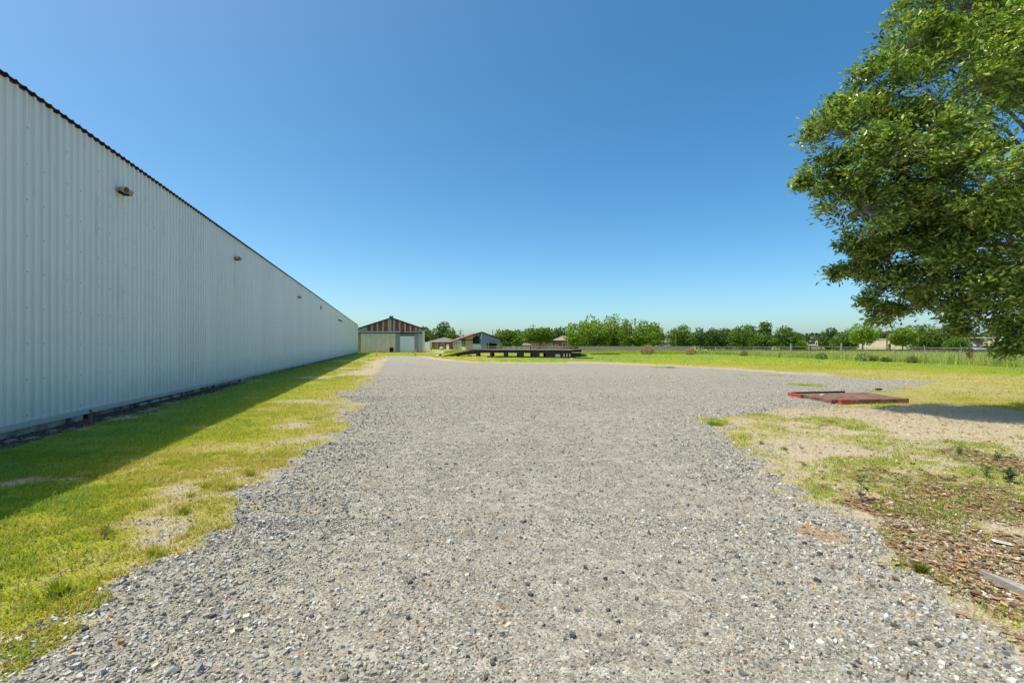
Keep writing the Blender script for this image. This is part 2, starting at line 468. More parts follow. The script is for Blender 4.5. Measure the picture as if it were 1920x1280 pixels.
# ground material, one recipe driven by painted maps of what the surface is made of
def ground_material():
    m, nt, p = newmat('lot_ground')
    geo = N(nt, 'NewGeometry').outputs['Position']
    def at_(n): return N(nt, 'Attribute', attribute_name=n).outputs['Fac']
    fine = N(nt, 'TexNoise', i_Scale=14.0, i_Detail=8.0, i_Roughness=0.75); nt.links.new(geo, fine.inputs[0])
    med = N(nt, 'TexNoise', i_Scale=1.1, i_Detail=6.0, i_Roughness=0.6); nt.links.new(geo, med.inputs[0])
    big = N(nt, 'TexNoise', i_Scale=0.16, i_Detail=4.0); nt.links.new(geo, big.inputs[0])
    nz = math_(nt, 'MULTIPLY', math_(nt, 'SUBTRACT', fine.outputs[0], 0.5), 1.3)
    def fac(name, k=1.0):
        a = math_(nt, 'ADD', at_(name), math_(nt, 'MULTIPLY', nz, k))
        mr = N(nt, 'MapRange'); mr.inputs[1].default_value = 0.35; mr.inputs[2].default_value = 0.65
        nt.links.new(a, mr.inputs[0]); return mr.outputs[0]
    # gravel
    v1 = N(nt, 'TexVoronoi', i_Scale=105.0); nt.links.new(geo, v1.inputs[0])
    v2 = N(nt, 'TexVoronoi', i_Scale=42.0); nt.links.new(geo, v2.inputs[0])
    v3 = N(nt, 'TexVoronoi', i_Scale=12.0); nt.links.new(geo, v3.inputs[0])
    sp = N(nt, 'SeparateColor'); nt.links.new(v1.outputs['Color'], sp.inputs[0])
    sp2 = N(nt, 'SeparateColor'); nt.links.new(v2.outputs['Color'], sp2.inputs[0])
    sp3 = N(nt, 'SeparateColor'); nt.links.new(v3.outputs['Color'], sp3.inputs[0])
    stops = [(0.0, (0.09, 0.08, 0.068)), (0.25, (0.29, 0.266, 0.222)), (0.6, (0.39, 0.362, 0.305)), (0.9, (0.58, 0.545, 0.46)), (1.0, (0.72, 0.68, 0.62))]
    c1 = ramp(nt, sp.outputs[0], stops); c2 = ramp(nt, sp2.outputs[0], stops)
    c3 = ramp(nt, sp3.outputs[0], stops)
    gc = mixc(nt, 0.45, c1, c2)
    gc = mixc(nt, 0.38, gc, c3)
    gc = mixc(nt, math_(nt, 'MULTIPLY', math_(nt, 'GREATER_THAN', sp.outputs[1], 0.93), 0.7), gc, (0.45, 0.27, 0.12))
    gc = mixc(nt, ramp(nt, med.outputs[0], [(0.42, (0, 0, 0)), (0.75, (0.35, 0.35, 0.35))]), gc, (0.40, 0.35, 0.27))
    gc = mixc(nt, ramp(nt, big.outputs[0], [(0.35, (0, 0, 0)), (0.7, (0.22, 0.22, 0.22))]), gc, (0.31, 0.295, 0.27))
    # dirt
    dc = ramp(nt, fine.outputs[0], [(0.3, (0.40, 0.28, 0.155)), (0.5, (0.56, 0.42, 0.25)), (0.7, (0.66, 0.52, 0.33))])
    dc = mixc(nt, 0.25, dc, c1)
    # bleached shell chips inside dirt
    dc = mixc(nt, math_(nt, 'MULTIPLY', math_(nt, 'GREATER_THAN', sp2.outputs[1], 0.62), 0.55), dc, (0.64, 0.55, 0.42))
    sc_ = ramp(nt, fine.outputs[0], [(0.3, (0.36, 0.22, 0.12)), (0.7, (0.46, 0.32, 0.20))])
    # lawn
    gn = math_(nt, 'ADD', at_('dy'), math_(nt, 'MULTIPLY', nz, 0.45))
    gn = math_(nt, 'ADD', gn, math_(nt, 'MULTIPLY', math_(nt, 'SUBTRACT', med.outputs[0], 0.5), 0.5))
    lc = ramp(nt, gn, [(0.0, (0.19, 0.34, 0.07)), (0.25, (0.32, 0.38, 0.018)), (0.5, (0.40, 0.395, 0.045)), (0.8, (0.50, 0.43, 0.14)), (1.0, (0.60, 0.49, 0.22))])  # lush end brightened too, lifting the turf in the wall's shade
    thn = N(nt, 'TexNoise', i_Scale=75.0, i_Detail=4.0, i_Roughness=0.7); nt.links.new(geo, thn.inputs[0])
    lc = mixc(nt, ramp(nt, thn.outputs[0], [(0.36, (0.85, 0.85, 0.85)), (0.50, (0, 0, 0))]), lc, (0.10, 0.085, 0.025))
    lc = mixc(nt, ramp(nt, thn.outputs[0], [(0.56, (0, 0, 0)), (0.68, (0.6, 0.6, 0.6))]), lc, (0.50, 0.41, 0.20))
    # litter
    ltc = ramp(nt, sp2.outputs[2], [(0.0, (0.06, 0.04, 0.02)), (0.3, (0.17, 0.10, 0.05)), (0.7, (0.30, 0.19, 0.095)), (1.0, (0.44, 0.32, 0.18))])
    c = mixc(nt, fac('gv', 0.9), dc, gc)
    c = mixc(nt, fac('sand', 0.8), c, sc_)
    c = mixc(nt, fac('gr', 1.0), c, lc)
    c = mixc(nt, fac('lt', 0.9), c, ltc)
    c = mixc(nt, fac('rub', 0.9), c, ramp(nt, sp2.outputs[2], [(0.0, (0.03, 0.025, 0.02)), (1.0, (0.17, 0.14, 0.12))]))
    nt.links.new(c, p.inputs['Base Color'])
    p.inputs['Roughness'].default_value = 0.95
    p.inputs['Specular IOR Level'].default_value = 0.05
    b1 = N(nt, 'Bump', i_Strength=1.0, i_Distance=0.014); b1.invert = True
    nt.links.new(v2.outputs['Distance'], b1.inputs['Height'])
    b2 = N(nt, 'Bump', i_Strength=0.9, i_Distance=0.01)
    nt.links.new(sp.outputs[0], b2.inputs['Height']); nt.links.new(b1.outputs[0], b2.inputs['Normal'])
    b3 = N(nt, 'Bump', i_Strength=0.5, i_Distance=0.03)
    nt.links.new(fine.outputs[0], b3.inputs['Height']); nt.links.new(b2.outputs[0], b3.inputs['Normal'])
    nt.links.new(b3.outputs[0], p.inputs['Normal'])
    return m
M_ground = ground_material()

nx, ny = len(xs), len(ys)
idx = np.arange(nx * ny).reshape(ny, nx)
quads = np.stack([idx[:-1, :-1], idx[:-1, 1:], idx[1:, 1:], idx[1:, :-1]], -1).reshape(-1, 4)
cls = np.where(gv > 0.5, 1, np.where(bare > 0.5, 2, 0))
fc = cls[quads[:, 0]]
for k, nm in enumerate(('grass_field', 'gravel_lot', 'bare_dirt_verge')):
    q = quads[fc == k]
    used, inv = np.unique(q, return_inverse=True)
    me = npmesh(nm, np.stack([fx[used], fy[used], HZ[used]], -1), inv.reshape(-1, 4), M_ground, smooth=True)
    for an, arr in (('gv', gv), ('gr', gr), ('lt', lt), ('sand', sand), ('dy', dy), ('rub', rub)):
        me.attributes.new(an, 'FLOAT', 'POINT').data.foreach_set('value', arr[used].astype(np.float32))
    o = link(nm, me); o['kind'] = 'structure'
    o['label'] = {'grass_field': 'yellow green mown grass running back to the fences', 'gravel_lot': 'wide grey gravel lot filling the foreground',
                  'bare_dirt_verge': 'bare tan dirt and leaf strewn verge right of the gravel'}[nm]

# ------------------------------------------------------------------ warehouse (left)
ang = math.atan2(WN[1], WN[0])            # local +x = wall normal, local +y = along the wall
wx, wy = wallp(0)
wh = empty('warehouse', (wx, wy, 0), ang, 'long white corrugated metal warehouse with maroon roof edge filling the left side', 'warehouse')
T0, T1 = -6.0, 107.0
EAVE = 5.82; ZB = 0.205
PW = 1.056
rib = PW / 5
pm = MB()
prof = []
for k in range(5):
    b0 = k * rib
    prof += [(b0, 0), (b0 + 0.135, 0), (b0 + 0.150, 0.038), (b0 + rib - 0.015, 0.038)]
prof.append((PW, 0))
prof[0] = (0.0, 0.004)
vs = [(d, y, ZB) for y, d in prof] + [(d, y, EAVE) for y, d in prof]
n_ = len(prof)
pm.add(vs, [(i, i + 1, i + 1 + n_, i + n_) for i in range(n_ - 1)], 0)
zrow = [0.32 + 0.61 * i for i in range(10)]
for z in zrow:                                   # screw heads on the lap rib
    for yq in (0.172,) + ((0.172 + 2 * rib,) if int(z * 10) % 3 == 0 else ()):
        c0 = len(pm.v)
        ring = [(0.039 + 0.004, yq + 0.011 * math.cos(a), z + 0.011 * math.sin(a)) for a in [2 * PI * q / 6 for q in range(6)]]
        ring2 = [(0.039, y2 * 1.0, z2) for (_, y2, z2) in ring]
        pm.add(ring + ring2, [tuple(range(6))] + [(q, q + 6, (q + 1) % 6 + 6, (q + 1) % 6) for q in range(6)], 1)
M_screw = simple('screw_washer', (0.16, 0.17, 0.18), (0.22, 0.23, 0.24), 5, 0.6)
panel_me = pm.mesh('cladding_panel', [M_clad, M_screw])
np_ = int((T1 - T0) / PW)
for k in range(np_):
    o = bpy.data.objects.new('cladding_panel', panel_me)
    col.objects.link(o); o.parent = wh
    o.location = (random.uniform(-0.002, 0.002), T0 + k * PW, random.uniform(-0.008, 0.004))
T1 = T0 + np_ * PW
# building body behind the sheets
W_ = 32.0
RID = EAVE + 2.6
mb = MB(); mb.prism([(-0.06, 0.3), (-0.06, EAVE - 0.05), (-W_ / 2, RID - 0.1), (-W_, EAVE - 0.05), (-W_, 0.3)], T0 + 0.05, T1 - 0.05)
mb.build('wall', M_clad, wh)
mb = MB(); mb.box(-0.05, 0.055, T0, T1, ZB - 0.07, ZB + 0.012)
mb.box(-0.05, 0.048, T0, T1, ZB - 0.09, ZB - 0.07)
mb.build('base_flashing', simple('base_flashing_paint', (0.50, 0.52, 0.47), (0.42, 0.43, 0.38), 2, 0.5), wh)
mb = MB(); mb.box(-0.10, 0.05, T1, T1 + 0.09, ZB, EAVE); mb.build('corner_trim', M_beige_sheet, wh)
# corrugated roof
def roof_sheet(x0, z0, x1, z1, y0, y1, pitch=0.21, amp=0.013):
    n = int((y1 - y0) / pitch * 4)
    yv = np.linspace(y0, y1, n + 1)
    a = np.maximum(np.sin(np.arange(n + 1) * PI / 2 ), 0) * amp * 2
    V = np.concatenate([np.stack([np.full(n + 1, x0), yv, z0 + a], -1), np.stack([np.full(n + 1, x1), yv, z1 + a], -1),
                        np.stack([np.full(n + 1, x0), yv, z0 + a - 0.012], -1), np.stack([np.full(n + 1, x1), yv, z1 + a - 0.012], -1)])
    i = np.arange(n)
    Fq = np.concatenate([np.stack([i, i + 1, i + n + 2, i + n + 1], -1),
                         np.stack([i + 2 * n + 2, i + 3 * n + 3, i + 3 * n + 4, i + 2 * n + 3], -1),
                         np.stack([i, i + 2 * n + 2, i + 2 * n + 3, i + 1], -1)])
    return V, Fq
sl = (RID - EAVE) / (W_ / 2)
V, Fq = roof_sheet(0.085, EAVE + 0.03 - 0.085 * sl, -W_ / 2, RID + 0.02, T0 - 0.1, T1 + 0.12)
link('roof', npmesh('roof', V, Fq, M_maroon), None, wh)
V, Fq = roof_sheet(-W_ - 0.12, EAVE + 0.03, -W_ / 2, RID + 0.02, T0 - 0.1, T1 + 0.12)
link('roof', npmesh('roof', V, Fq, M_maroon), None, wh)
mb = MB(); mb.box(-0.06, 0.03, T0, T1, EAVE - 0.012, EAVE + 0.012); mb.build('eave_closure', M_maroon, wh)
# broken concrete footing
t = T0
M_foot = simple('stained_concrete', (0.46, 0.38, 0.29), (0.09, 0.07, 0.06), 2.2, 0.95, 0.7, 25, pos=(0.42, 0.62), rnd=0.25)
while t < T1 - 1:
    L = random.uniform(1.2, 3.4)
    L = min(L, T1 - t)
    mb = MB(); mb.box(-0.30, random.uniform(-0.05, 0.03), t, t + L - random.choice((0.03, 0.05, 0.25)), -0.1, ZB - 0.093 - random.choice((0, 0, 0.03)), jit=0.006)
    mb.build('footing_block', M_foot, wh)
    t += L
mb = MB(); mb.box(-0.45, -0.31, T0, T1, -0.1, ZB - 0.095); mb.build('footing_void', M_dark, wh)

# flood lamps on the wall
def wall_lamp(px, z, lab, big=1.0):
    r = (px - 960) / F
    t = (-5.77 + 1.49 * r) / (0.25 + 0.968 * r)
    x, y = wallp(t, 0.034)
    e = empty('flood_lamp', (x, y, z), ang, lab, 'wall lamp', 'tan flood lamps under the warehouse eave')
    b = MB(); b.box(0, 0.05, -0.14, 0.14, -0.05, 0.07); b.build('bracket', M_tanlamp, e)
    for s in (-1, 1):
        h = MB()
        c = Vector((0.16, s * 0.125, 0.02)); d = Vector((0.75, s * 0.35, -0.25)).normalized()
        pts = [c - d * 0.12, c - d * 0.09, c + d * 0.02, c + d * 0.10, c + d * 0.11]
        h.tube(pts, [0.03, 0.065, 0.085, 0.098, 0.09], 12)
        hd = h.build('lamp_head', M_tanlamp, e)
        g = MB(); g.tube([c + d * 0.105, c + d * 0.122], [0.086, 0.07], 12); g.build('lens', M_glass, hd)
    a = MB(); a.box(0.04, 0.20, -0.17, 0.17, -0.085, -0.055); a.build('shade_plate', M_dark, e)
    e.scale = (0.8, 0.8, 0.8)
    return e
wall_lamp(220, 5.03, 'nearest and largest tan twin flood lamp high on the white warehouse wall')
wall_lamp(438, 5.0, 'second tan flood lamp along the white wall, middle one of the row of three')
wall_lamp(557, 4.82, 'farthest of the three tan flood lamps on the white warehouse wall')
x, y = wallp(64.0, 0.034)
e = empty('wall_vent', (x, y, 4.70), ang, 'dark flat horizontal vent slot high near the far end of the white wall', 'vent')
b = MB(); b.box(0, 0.03, 0, 5.0, 0, 0.16); b.build('frame', M_dark, e)
for k in range(2):
    b = MB(); b.box(0.032, 0.05, 0.02, 4.98, 0.03 + k * 0.07, 0.05 + k * 0.07); b.build('louvre', M_tar, e)
x, y = wallp(47.5, 0.034)
e = MB(); e.box(0, 0.06, 0, 0.10, 0, 0.32); e.prism([(0.06, 0.02), (0.1, 0.02), (0.06, 0.12)], 0.0, 0.1)
o = e.build('cable_box', M_dark); o.location = (x, y, 4.85); o.rotation_euler = (0, 0, ang)
tag(o, 'tiny dark upright box high on the white wall before the vent slot', 'junction box')

# rubble strip along the wall: pieces large enough to lift are things of their own
def rock_mesh(name, sx, sy, sz, mat, n=9, seed=0):
    rr = random.Random(seed)
    vs = []; 
    rings = [(0.0, 0.75), (0.35, 1.0), (0.8, 0.8), (1.0, 0.45)]
    for z, q in rings:
        for k in range(n):
            a = 2 * PI * k / n
            j = rr.uniform(0.75, 1.15) * q
            vs.append((math.cos(a) * sx * j / 2, math.sin(a) * sy * j / 2, (z + rr.uniform(-0.08, 0.08)) * sz))
    fs = [(i * n + k, i * n + (k + 1) % n, (i + 1) * n + (k + 1) % n, (i + 1) * n + k) for i in range(3) for k in range(n)]
    fs.append(tuple(range(3 * n, 4 * n))); fs.append(tuple(range(n - 1, -1, -1)))
    b = MB(); b.add(vs, fs); return b.mesh(name, mat)

def place_at(px, py):
    x, y = gd(px, py)
    return x, y, float(height(np.array([x]), np.array([y]))[0])

rub_me = [rock_mesh('masonry_chunk', random.uniform(.2, .34), random.uniform(.14, .22), random.uniform(.07, .12), M_rubble, 7, s) for s in range(4)]
chunks = [(20, 826, 'brown'), (62, 822, 'tan'), (96, 812, 'brown'), (132, 806, 'grey'), (205, 783, 'pale'), (226, 780, 'pale'), (262, 774, 'grey'), (285, 770, 'grey'), (312, 757, 'dark'), (334, 752, 'pale')]
places = ['half buried under the wall flashing at the left frame edge', 'beside the footing left of the rust stake', 'leaning on the footing just left of the rust stake', 'at the foot of the rust stake, its left side',
          'first right of the rust stake', 'flat on the grass right of the rust stake', 'at the end of the stone strip beside the wall', 'beyond the stone strip close to the wall', 'lying against the footing past the stone strip', 'farthest along the footing before the lone grass dip']
for k, (px, py, cn) in enumerate(chunks):
    x, y, z = place_at(px, py + 3)
    o = bpy.data.objects.new('masonry_chunk', rub_me[k % 4])
    col.objects.link(o); o.location = (x, y, z - 0.02); o.rotation_euler = (random.uniform(-.15, .15), random.uniform(-.15, .15), random.uniform(0, 6))
    s = random.uniform(0.7, 1.25); o.scale = (s, s, s)
    tag(o, 'broken masonry chunk ' + places[k], 'rubble', 'broken masonry pieces along the warehouse wall')
x, y, z = place_at(170, 797)
b = MB(); b.tube([(0, 0, -0.05), (0.004, 0, 0.12), (0.0, 0.004, 0.27)], [0.022, 0.022, 0.021], 8); b.tube([(0, 0, 0.27), (0, 0, 0.29)], [0.03, 0.028], 8)
o = b.build('metal_stake', M_rust); o.location = (x, y, z)
tag(o, 'short rusty iron stake standing upright in the stones beside the white wall', 'stake')

# ------------------------------------------------------------------ scatter helpers
def chips(P, sx, sy, h, rot, colr, tilt=0.25, n=5, z0=None):
    """angular stone chips: n-gon frustum with a tilted top"""
    m_ = len(P)
    a = (np.arange(n) * 2 * PI / n)[None, :] + R.uniform(-0.35, 0.35, (m_, n))
    rb = R.uniform(0.8, 1.15, (m_, n))
    cx = np.cos(a) * rb * sx[:, None]; cy = np.sin(a) * rb * sy[:, None]
    cr, sr = np.cos(rot)[:, None], np.sin(rot)[:, None]
    X = cx * cr - cy * sr; Y = cx * sr + cy * cr
    tx = R.normal(0, tilt, (m_, 1)); ty = R.normal(0, tilt, (m_, 1))
    k = R.uniform(0.55, 0.9, (m_, 1))
    top = h[:, None] + (X * tx + Y * ty)
    zb = z0 if z0 is not None else height(P[:, 0], P[:, 1])
    vb = np.stack([P[:, 0:1] + X, P[:, 1:2] + Y, np.broadcast_to(zb[:, None] - 0.006, X.shape)], -1)
    vt = np.stack([P[:, 0:1] + X * k, P[:, 1:2] + Y * k, zb[:, None] + np.maximum(top, 0.001)], -1)
    V = np.concatenate([vb, vt], 1).reshape(-1, 3)
    base = (np.arange(m_) * 2 * n)[:, None]
    tri = []
    for i in range(n):
        j = (i + 1) % n
        tri += [[i, j, j + n], [i, j + n, i + n]]
    for i in range(1, n - 1): tri.append([n, n + i, n + i + 1])
    tri = np.array(tri)
    Fc = (base[:, :, None] + tri[None]).reshape(-1, 3)
    C = np.repeat(colr, 2 * n, axis=0)
    return V, Fc, C

def stone_cols(n, warm=0.0):
    u = R.random(n)
    v = np.clip(R.normal(0.385, 0.135, n), 0.09, 0.78)
    v = v * 0.99
    c = np.stack([v * 1.05, v * 0.985, v * 0.86], -1)
    blu = R.random(n) < 0.25
    c[blu] = np.stack([v[blu] * 0.98, v[blu] * 0.97, v[blu] * 0.94], -1) * 0.9
    tan = u < 0.10 + warm
    c[tan] = np.stack([v[tan] * 1.25, v[tan] * 1.05, v[tan] * 0.75], -1)
    org = u > 0.992
    c[org] = np.array([0.50, 0.24, 0.07]) * R.uniform(0.7, 1.2, (org.sum(), 1))
    dk = (u > 0.975) & (u <= 0.992)
    c[dk] = np.array([0.09, 0.09, 0.10])
    wt = (u > 0.93) & (u <= 0.955)
    c[wt] = np.array([0.72, 0.71, 0.68])
    return c

def wedge(n, y0, y1, k=1.14, m0=0.5, power=1.0):
    """points over the part of the lot that can be seen, y0..y1"""
    y = R.uniform(y0, y1, n * 2)
    w = k * y + m0
    keep = R.random(len(y)) < w / (k * y1 + m0)
    y = y[keep][:n]
    x = R.uniform(-1, 1, len(y)) * (k * y + m0)
    return np.stack([x, y], -1)

Vs, Fs, Cs = [], [], []; off = 0
def acc(t):
    global off
    V, Fc, C = t
    Vs.append(V); Fs.append(Fc + off); Cs.append(C); off += len(V)
for (n, y0, y1, s, ngon, ks) in ((135000, 1.5, 4.2, 0.0047, 4, 0.52), (90000, 4.0, 7.5, 0.0066, 3, 0.48), (66000, 7.2, 14.5, 0.0105, 3, 0.4), (26000, 13.5, 26, 0.018, 3, 0.4)):
    P = wedge(n, y0, y1)
    q = masks(P[:, 0], P[:, 1])
    g2_, gv_, bare_, gr_, lt_, sand_ = q[:6]
    pk = np.where(gv_ > 0.5, 1.0 - 0.75 * sand_ - 0.3 * (fbm(P[:, 0], P[:, 1], 1.6, 61) > .58), np.where(bare_ > .5, 0.5, np.where((P[:, 0] < 0) & (q[7] > 0.5), 0.45 * (1 - gr_) * sst(2.2, 0.2, -g2_), 0.03 * (q[7] > 0.1))))
    pk = np.maximum(pk, 0.6 * (q[8] > 0.4))
    uu = P[:, 0] + 0.16 * P[:, 1] + 0.4 * (fbm(P[:, 0], P[:, 1], 4.0, 71) - .5)
    for u0 in (-0.55, 1.05, 2.6, -1.9): pk = pk * (1 - 0.25 * np.exp(-((uu - u0) / 0.30) ** 2))
    pk = pk * sst(27, 20, P[:, 1])
    P = P[R.random(len(P)) < pk]
    g2_, gv_, bare_ = masks(P[:, 0], P[:, 1])[:3]
    m_ = len(P)
    # larger shards at the rims of the lot, crushed fines where wheels ran
    rim = sst(1.8, 0.1, g2_) * (gv_ > 0.5) + 0.6 * sst(3.6, 1.8, P[:, 1]) * (P[:, 0] < 0)
    sz_ = s * np.exp(R.normal(0, ks, m_)) * (1 + 0.55 * np.clip(rim, 0, 1))
    sz_ = np.minimum(sz_, 0.026)
    asp = R.uniform(0.5, 1.0, m_)
    C = stone_cols(m_)
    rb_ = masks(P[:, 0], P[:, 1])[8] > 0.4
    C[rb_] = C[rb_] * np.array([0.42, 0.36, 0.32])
    b_ = bare_ > 0.5
    C[b_] = C[b_] * 0.6 + np.array([0.70, 0.60, 0.44]) * 0.4
    acc(chips(P, sz_, sz_ * asp, sz_ * R.uniform(0.35, 0.85, m_), R.uniform(0, PI, m_), C, 0.2, ngon))
V = np.concatenate(Vs); Fc = np.concatenate(Fs); C = np.concatenate(Cs)
o = link('gravel', npmesh('gravel', V, Fc, M_stone, C))
tag(o, 'loose grey crushed stone chips covering the lot', 'gravel', kind='stuff')
print('gravel tris', len(Fc))

# the few dark cobbles that stand out are things
cob = [(765, 1161, 'dark grey cobble lying alone left of centre near the bottom of the lot', .055), (1073, 1195, 'dark stone at the bottom centre of the gravel, largest loose one', .07),
       (938, 924, 'small black stone far up the middle of the gravel', .04), (989, 1099, 'black stone at the centre of the gravel, right one of a close pair', .05),
       (926, 1103, 'black stone at the centre of the gravel, left one of a close pair', .04), (1455, 1133, 'blue grey cobble right of centre beside a smaller black stone', .06),
       (1415, 1137, 'small black stone just left of the blue grey cobble', .045), (924, 1248, 'black stone near the bottom frame edge below the centre', .045), (1141, 1146, 'dark angular stone right of the centre of the lower gravel', .045),
       (435, 1113, 'grey slate piece near the left gravel edge, beside a grass tuft', .07), (322, 1261, 'long grey slate shard at the bottom left of the lot', .09), (801, 1018, 'black pebble up the middle left of the gravel', .04)]
M_cob = simple('dark_cobble', (0.07, 0.07, 0.08), (0.16, 0.16, 0.17), 30, 0.8, 0.5, 90)
for k, (px, py, lab, s) in enumerate(cob):
    x, y, z = place_at(px, py)
    s *= 0.72
    me = rock_mesh('cobble', s, s * 0.75, s * 0.45, M_cob if k not in (9, 10) else M_slab, 7, 30 + k)
    o = link('cobble', me); o.location = (x, y, z + 0.002); o.rotation_euler = (0, 0, random.uniform(0, 6))
    tag(o, lab, 'stone', 'dark stones lying on the gravel')

def blades(P, h, w, lean, az, colr, segs=2, z0=None, curl=0.6):
    m_ = len(P)
    zb = z0 if z0 is not None else height(P[:, 0], P[:, 1])
    dx, dy_ = np.cos(az), np.sin(az)          # lean direction
    sx, sy = -dy_, dx                          # width direction
    fr = np.linspace(0, 1, segs + 1)
    Vl = []
    for i, f in enumerate(fr):
        hor = lean * h * (f ** (1 + curl)); up = h * np.sqrt(np.maximum(f * f - (lean * f ** (1 + curl)) ** 2 * 0.8, 0.02 * f * f))
        ww = w * (1 - f ** 1.6) * 0.5 if i < segs else np.zeros(m_)
        cx = P[:, 0] + dx * hor; cy = P[:, 1] + dy_ * hor; cz = zb + up
        if i < segs:
            Vl.append(np.stack([cx - sx * ww, cy - sy * ww, cz], -1)); Vl.append(np.stack([cx + sx * ww, cy + sy * ww, cz], -1))
        else: Vl.append(np.stack([cx, cy, cz], -1))
    nv = len(Vl)
    V = np.stack(Vl, 1).reshape(-1, 3)
    tri = []
    for i in range(segs - 1): tri += [[2 * i, 2 * i + 1, 2 * i + 3], [2 * i, 2 * i + 3, 2 * i + 2]]
    tri.append([2 * segs - 2, 2 * segs - 1, 2 * segs])
    Fc = ((np.arange(m_) * nv)[:, None, None] + np.array(tri)[None]).reshape(-1, 3)
    return V, Fc, np.repeat(colr, nv, axis=0)

def grass_cols(n, dry, x=None, y=None):
    a = np.array([0.18, 0.38, 0.08]); b = np.array([0.38, 0.41, 0.022]); c = np.array([0.56, 0.47, 0.14])  # a: lush green, brightened to lift blades in the wall's shade
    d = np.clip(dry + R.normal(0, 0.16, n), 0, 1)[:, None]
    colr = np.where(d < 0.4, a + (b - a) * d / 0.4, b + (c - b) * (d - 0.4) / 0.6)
    st = R.random(n) < 0.13
    colr[st] = np.array([0.42, 0.33, 0.17]) * R.uniform(0.7, 1.2, (st.sum(), 1))
    return colr * R.uniform(0.75, 1.2, (n, 1))

Vs, Fs, Cs = [], [], []; off = 0
def lawn(n, y0, y1, h0, w0, segs, x0=None, x1=None, k=1.14):
    if x0 is None: P = wedge(n, y0, y1, k)
    else: P = np.stack([R.uniform(x0, x1, n), R.uniform(y0, y1, n)], -1)
    q = masks(P[:, 0], P[:, 1])
    keep = (R.random(len(P)) < np.maximum(q[3] ** 1.2, 0.07 * q[2])) & (q[7] > 0.15)
    # clumping
    cl = fbm(P[:, 0], P[:, 1], 0.22 if y1 < 14 else 0.8, 91, 3)
    keep &= R.random(len(P)) < sst(0.25, 0.6, cl) * 0.85 + 0.15
    P = P[keep]; dyv = q[6][keep]; cl = cl[keep]; bare_ = q[2][keep]
    m_ = len(P)
    hh = h0 * np.exp(R.normal(0, 0.35, m_)) * (0.6 + 0.8 * cl)
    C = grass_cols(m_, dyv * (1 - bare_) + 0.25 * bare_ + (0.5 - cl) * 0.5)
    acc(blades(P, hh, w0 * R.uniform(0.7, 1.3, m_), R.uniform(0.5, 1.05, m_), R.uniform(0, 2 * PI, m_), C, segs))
lawn(240000, 1.9, 6.8, 0.034, 0.0075, 2, -8.5, -1.6)
lawn(110000, 5.5, 13, 0.05, 0.010, 1, -12, -2.2)
lawn(50000, 13, 40, 0.06, 0.03, 1, -19, -3.5)
lawn(16000, 40, 112, 0.07, 0.07, 1, -36, -10)
lawn(90000, 1.9, 7.5, 0.036, 0.006, 2, 1.9, 8.5)
lawn(60000, 7.5, 14, 0.05, 0.011, 1, 2.5, 16)
lawn(50000, 13, 40, 0.055, 0.03, 1, 5, 37)
lawn(26000, 38, 92, 0.08, 0.10, 1, -18, 37)
lawn(12000, 40, 130, 0.08, 0.10, 1, -34, -8)
# longer coarse blades in clumps among the short turf
P = np.stack([R.uniform(-9, 9, 90000), R.uniform(1.9, 11, 90000)], -1)
q = masks(P[:, 0], P[:, 1])
k_ = (q[3] > 0.5) & (fbm(P[:, 0], P[:, 1], 0.28, 301, 3) > 0.60) & (q[7] > 0.5) & (R.random(len(P)) < 0.8)
P = P[k_]; m_ = len(P)
acc(blades(P, R.uniform(0.035, 0.085, m_), R.uniform(0.005, 0.009, m_), R.uniform(0.3, 0.95, m_), R.uniform(0, 2 * PI, m_), grass_cols(m_, np.full(m_, 0.12)) * 0.8, 2))
V = np.concatenate(Vs); Fc = np.concatenate(Fs); C = np.concatenate(Cs)
o = link('grass', npmesh('grass', V, Fc, M_grass, C))
tag(o, 'short yellow green grass blades growing beside the lot', 'grass', kind='stuff')
print('grass tris', len(Fc))

# dead leaves under the tree
P = np.stack([R.uniform(1.8, 9.5, 60000), R.uniform(1.6, 12.5, 60000)], -1)
q = masks(P[:, 0], P[:, 1])
P = P[R.random(len(P)) < q[4] * 0.34 * (fbm(P[:, 0], P[:, 1], 0.5, 201) * 1.6) + q[2] * 0.035 + 0.02 * (q[1] > .5) * (P[:, 0] > 2.2) * (P[:, 1] < 5.5)]
m_ = len(P)
L = R.uniform(0.018, 0.040, m_); Wd = L * R.uniform(0.35, 0.6, m_); rz = R.uniform(0, 2 * PI, m_)
cu = R.uniform(-0.5, 0.9, m_); zb = height(P[:, 0], P[:, 1]) + R.uniform(0.002, 0.014, m_)
loc = np.zeros((m_, 6, 3))
loc[:, 0] = np.stack([-L, 0 * L, 0.3 * cu * L], -1); loc[:, 1] = np.stack([0 * L, -Wd, np.abs(cu) * Wd * 0.9], -1)
loc[:, 2] = np.stack([0 * L, 0 * L, 0 * L], -1); loc[:, 3] = np.stack([0 * L, Wd, np.abs(cu) * Wd * 0.9], -1)
loc[:, 4] = np.stack([L, 0 * L, 0.4 * cu * L], -1); loc[:, 5] = np.stack([L * .6, Wd * .5, .2 * Wd], -1)
c_, s_ = np.cos(rz)[:, None], np.sin(rz)[:, None]
tl = R.normal(0, 0.25, (m_, 1))
X = loc[..., 0] * c_ - loc[..., 1] * s_; Y = loc[..., 0] * s_ + loc[..., 1] * c_
V = np.stack([P[:, 0:1] + X, P[:, 1:2] + Y, zb[:, None] + loc[..., 2] + np.abs(X * tl)], -1).reshape(-1, 3)
tri = np.array([[0, 1, 2], [0, 2, 3], [2, 1, 4], [2, 4, 5], [2, 5, 3]])
Fc = ((np.arange(m_) * 6)[:, None, None] + tri[None]).reshape(-1, 3)
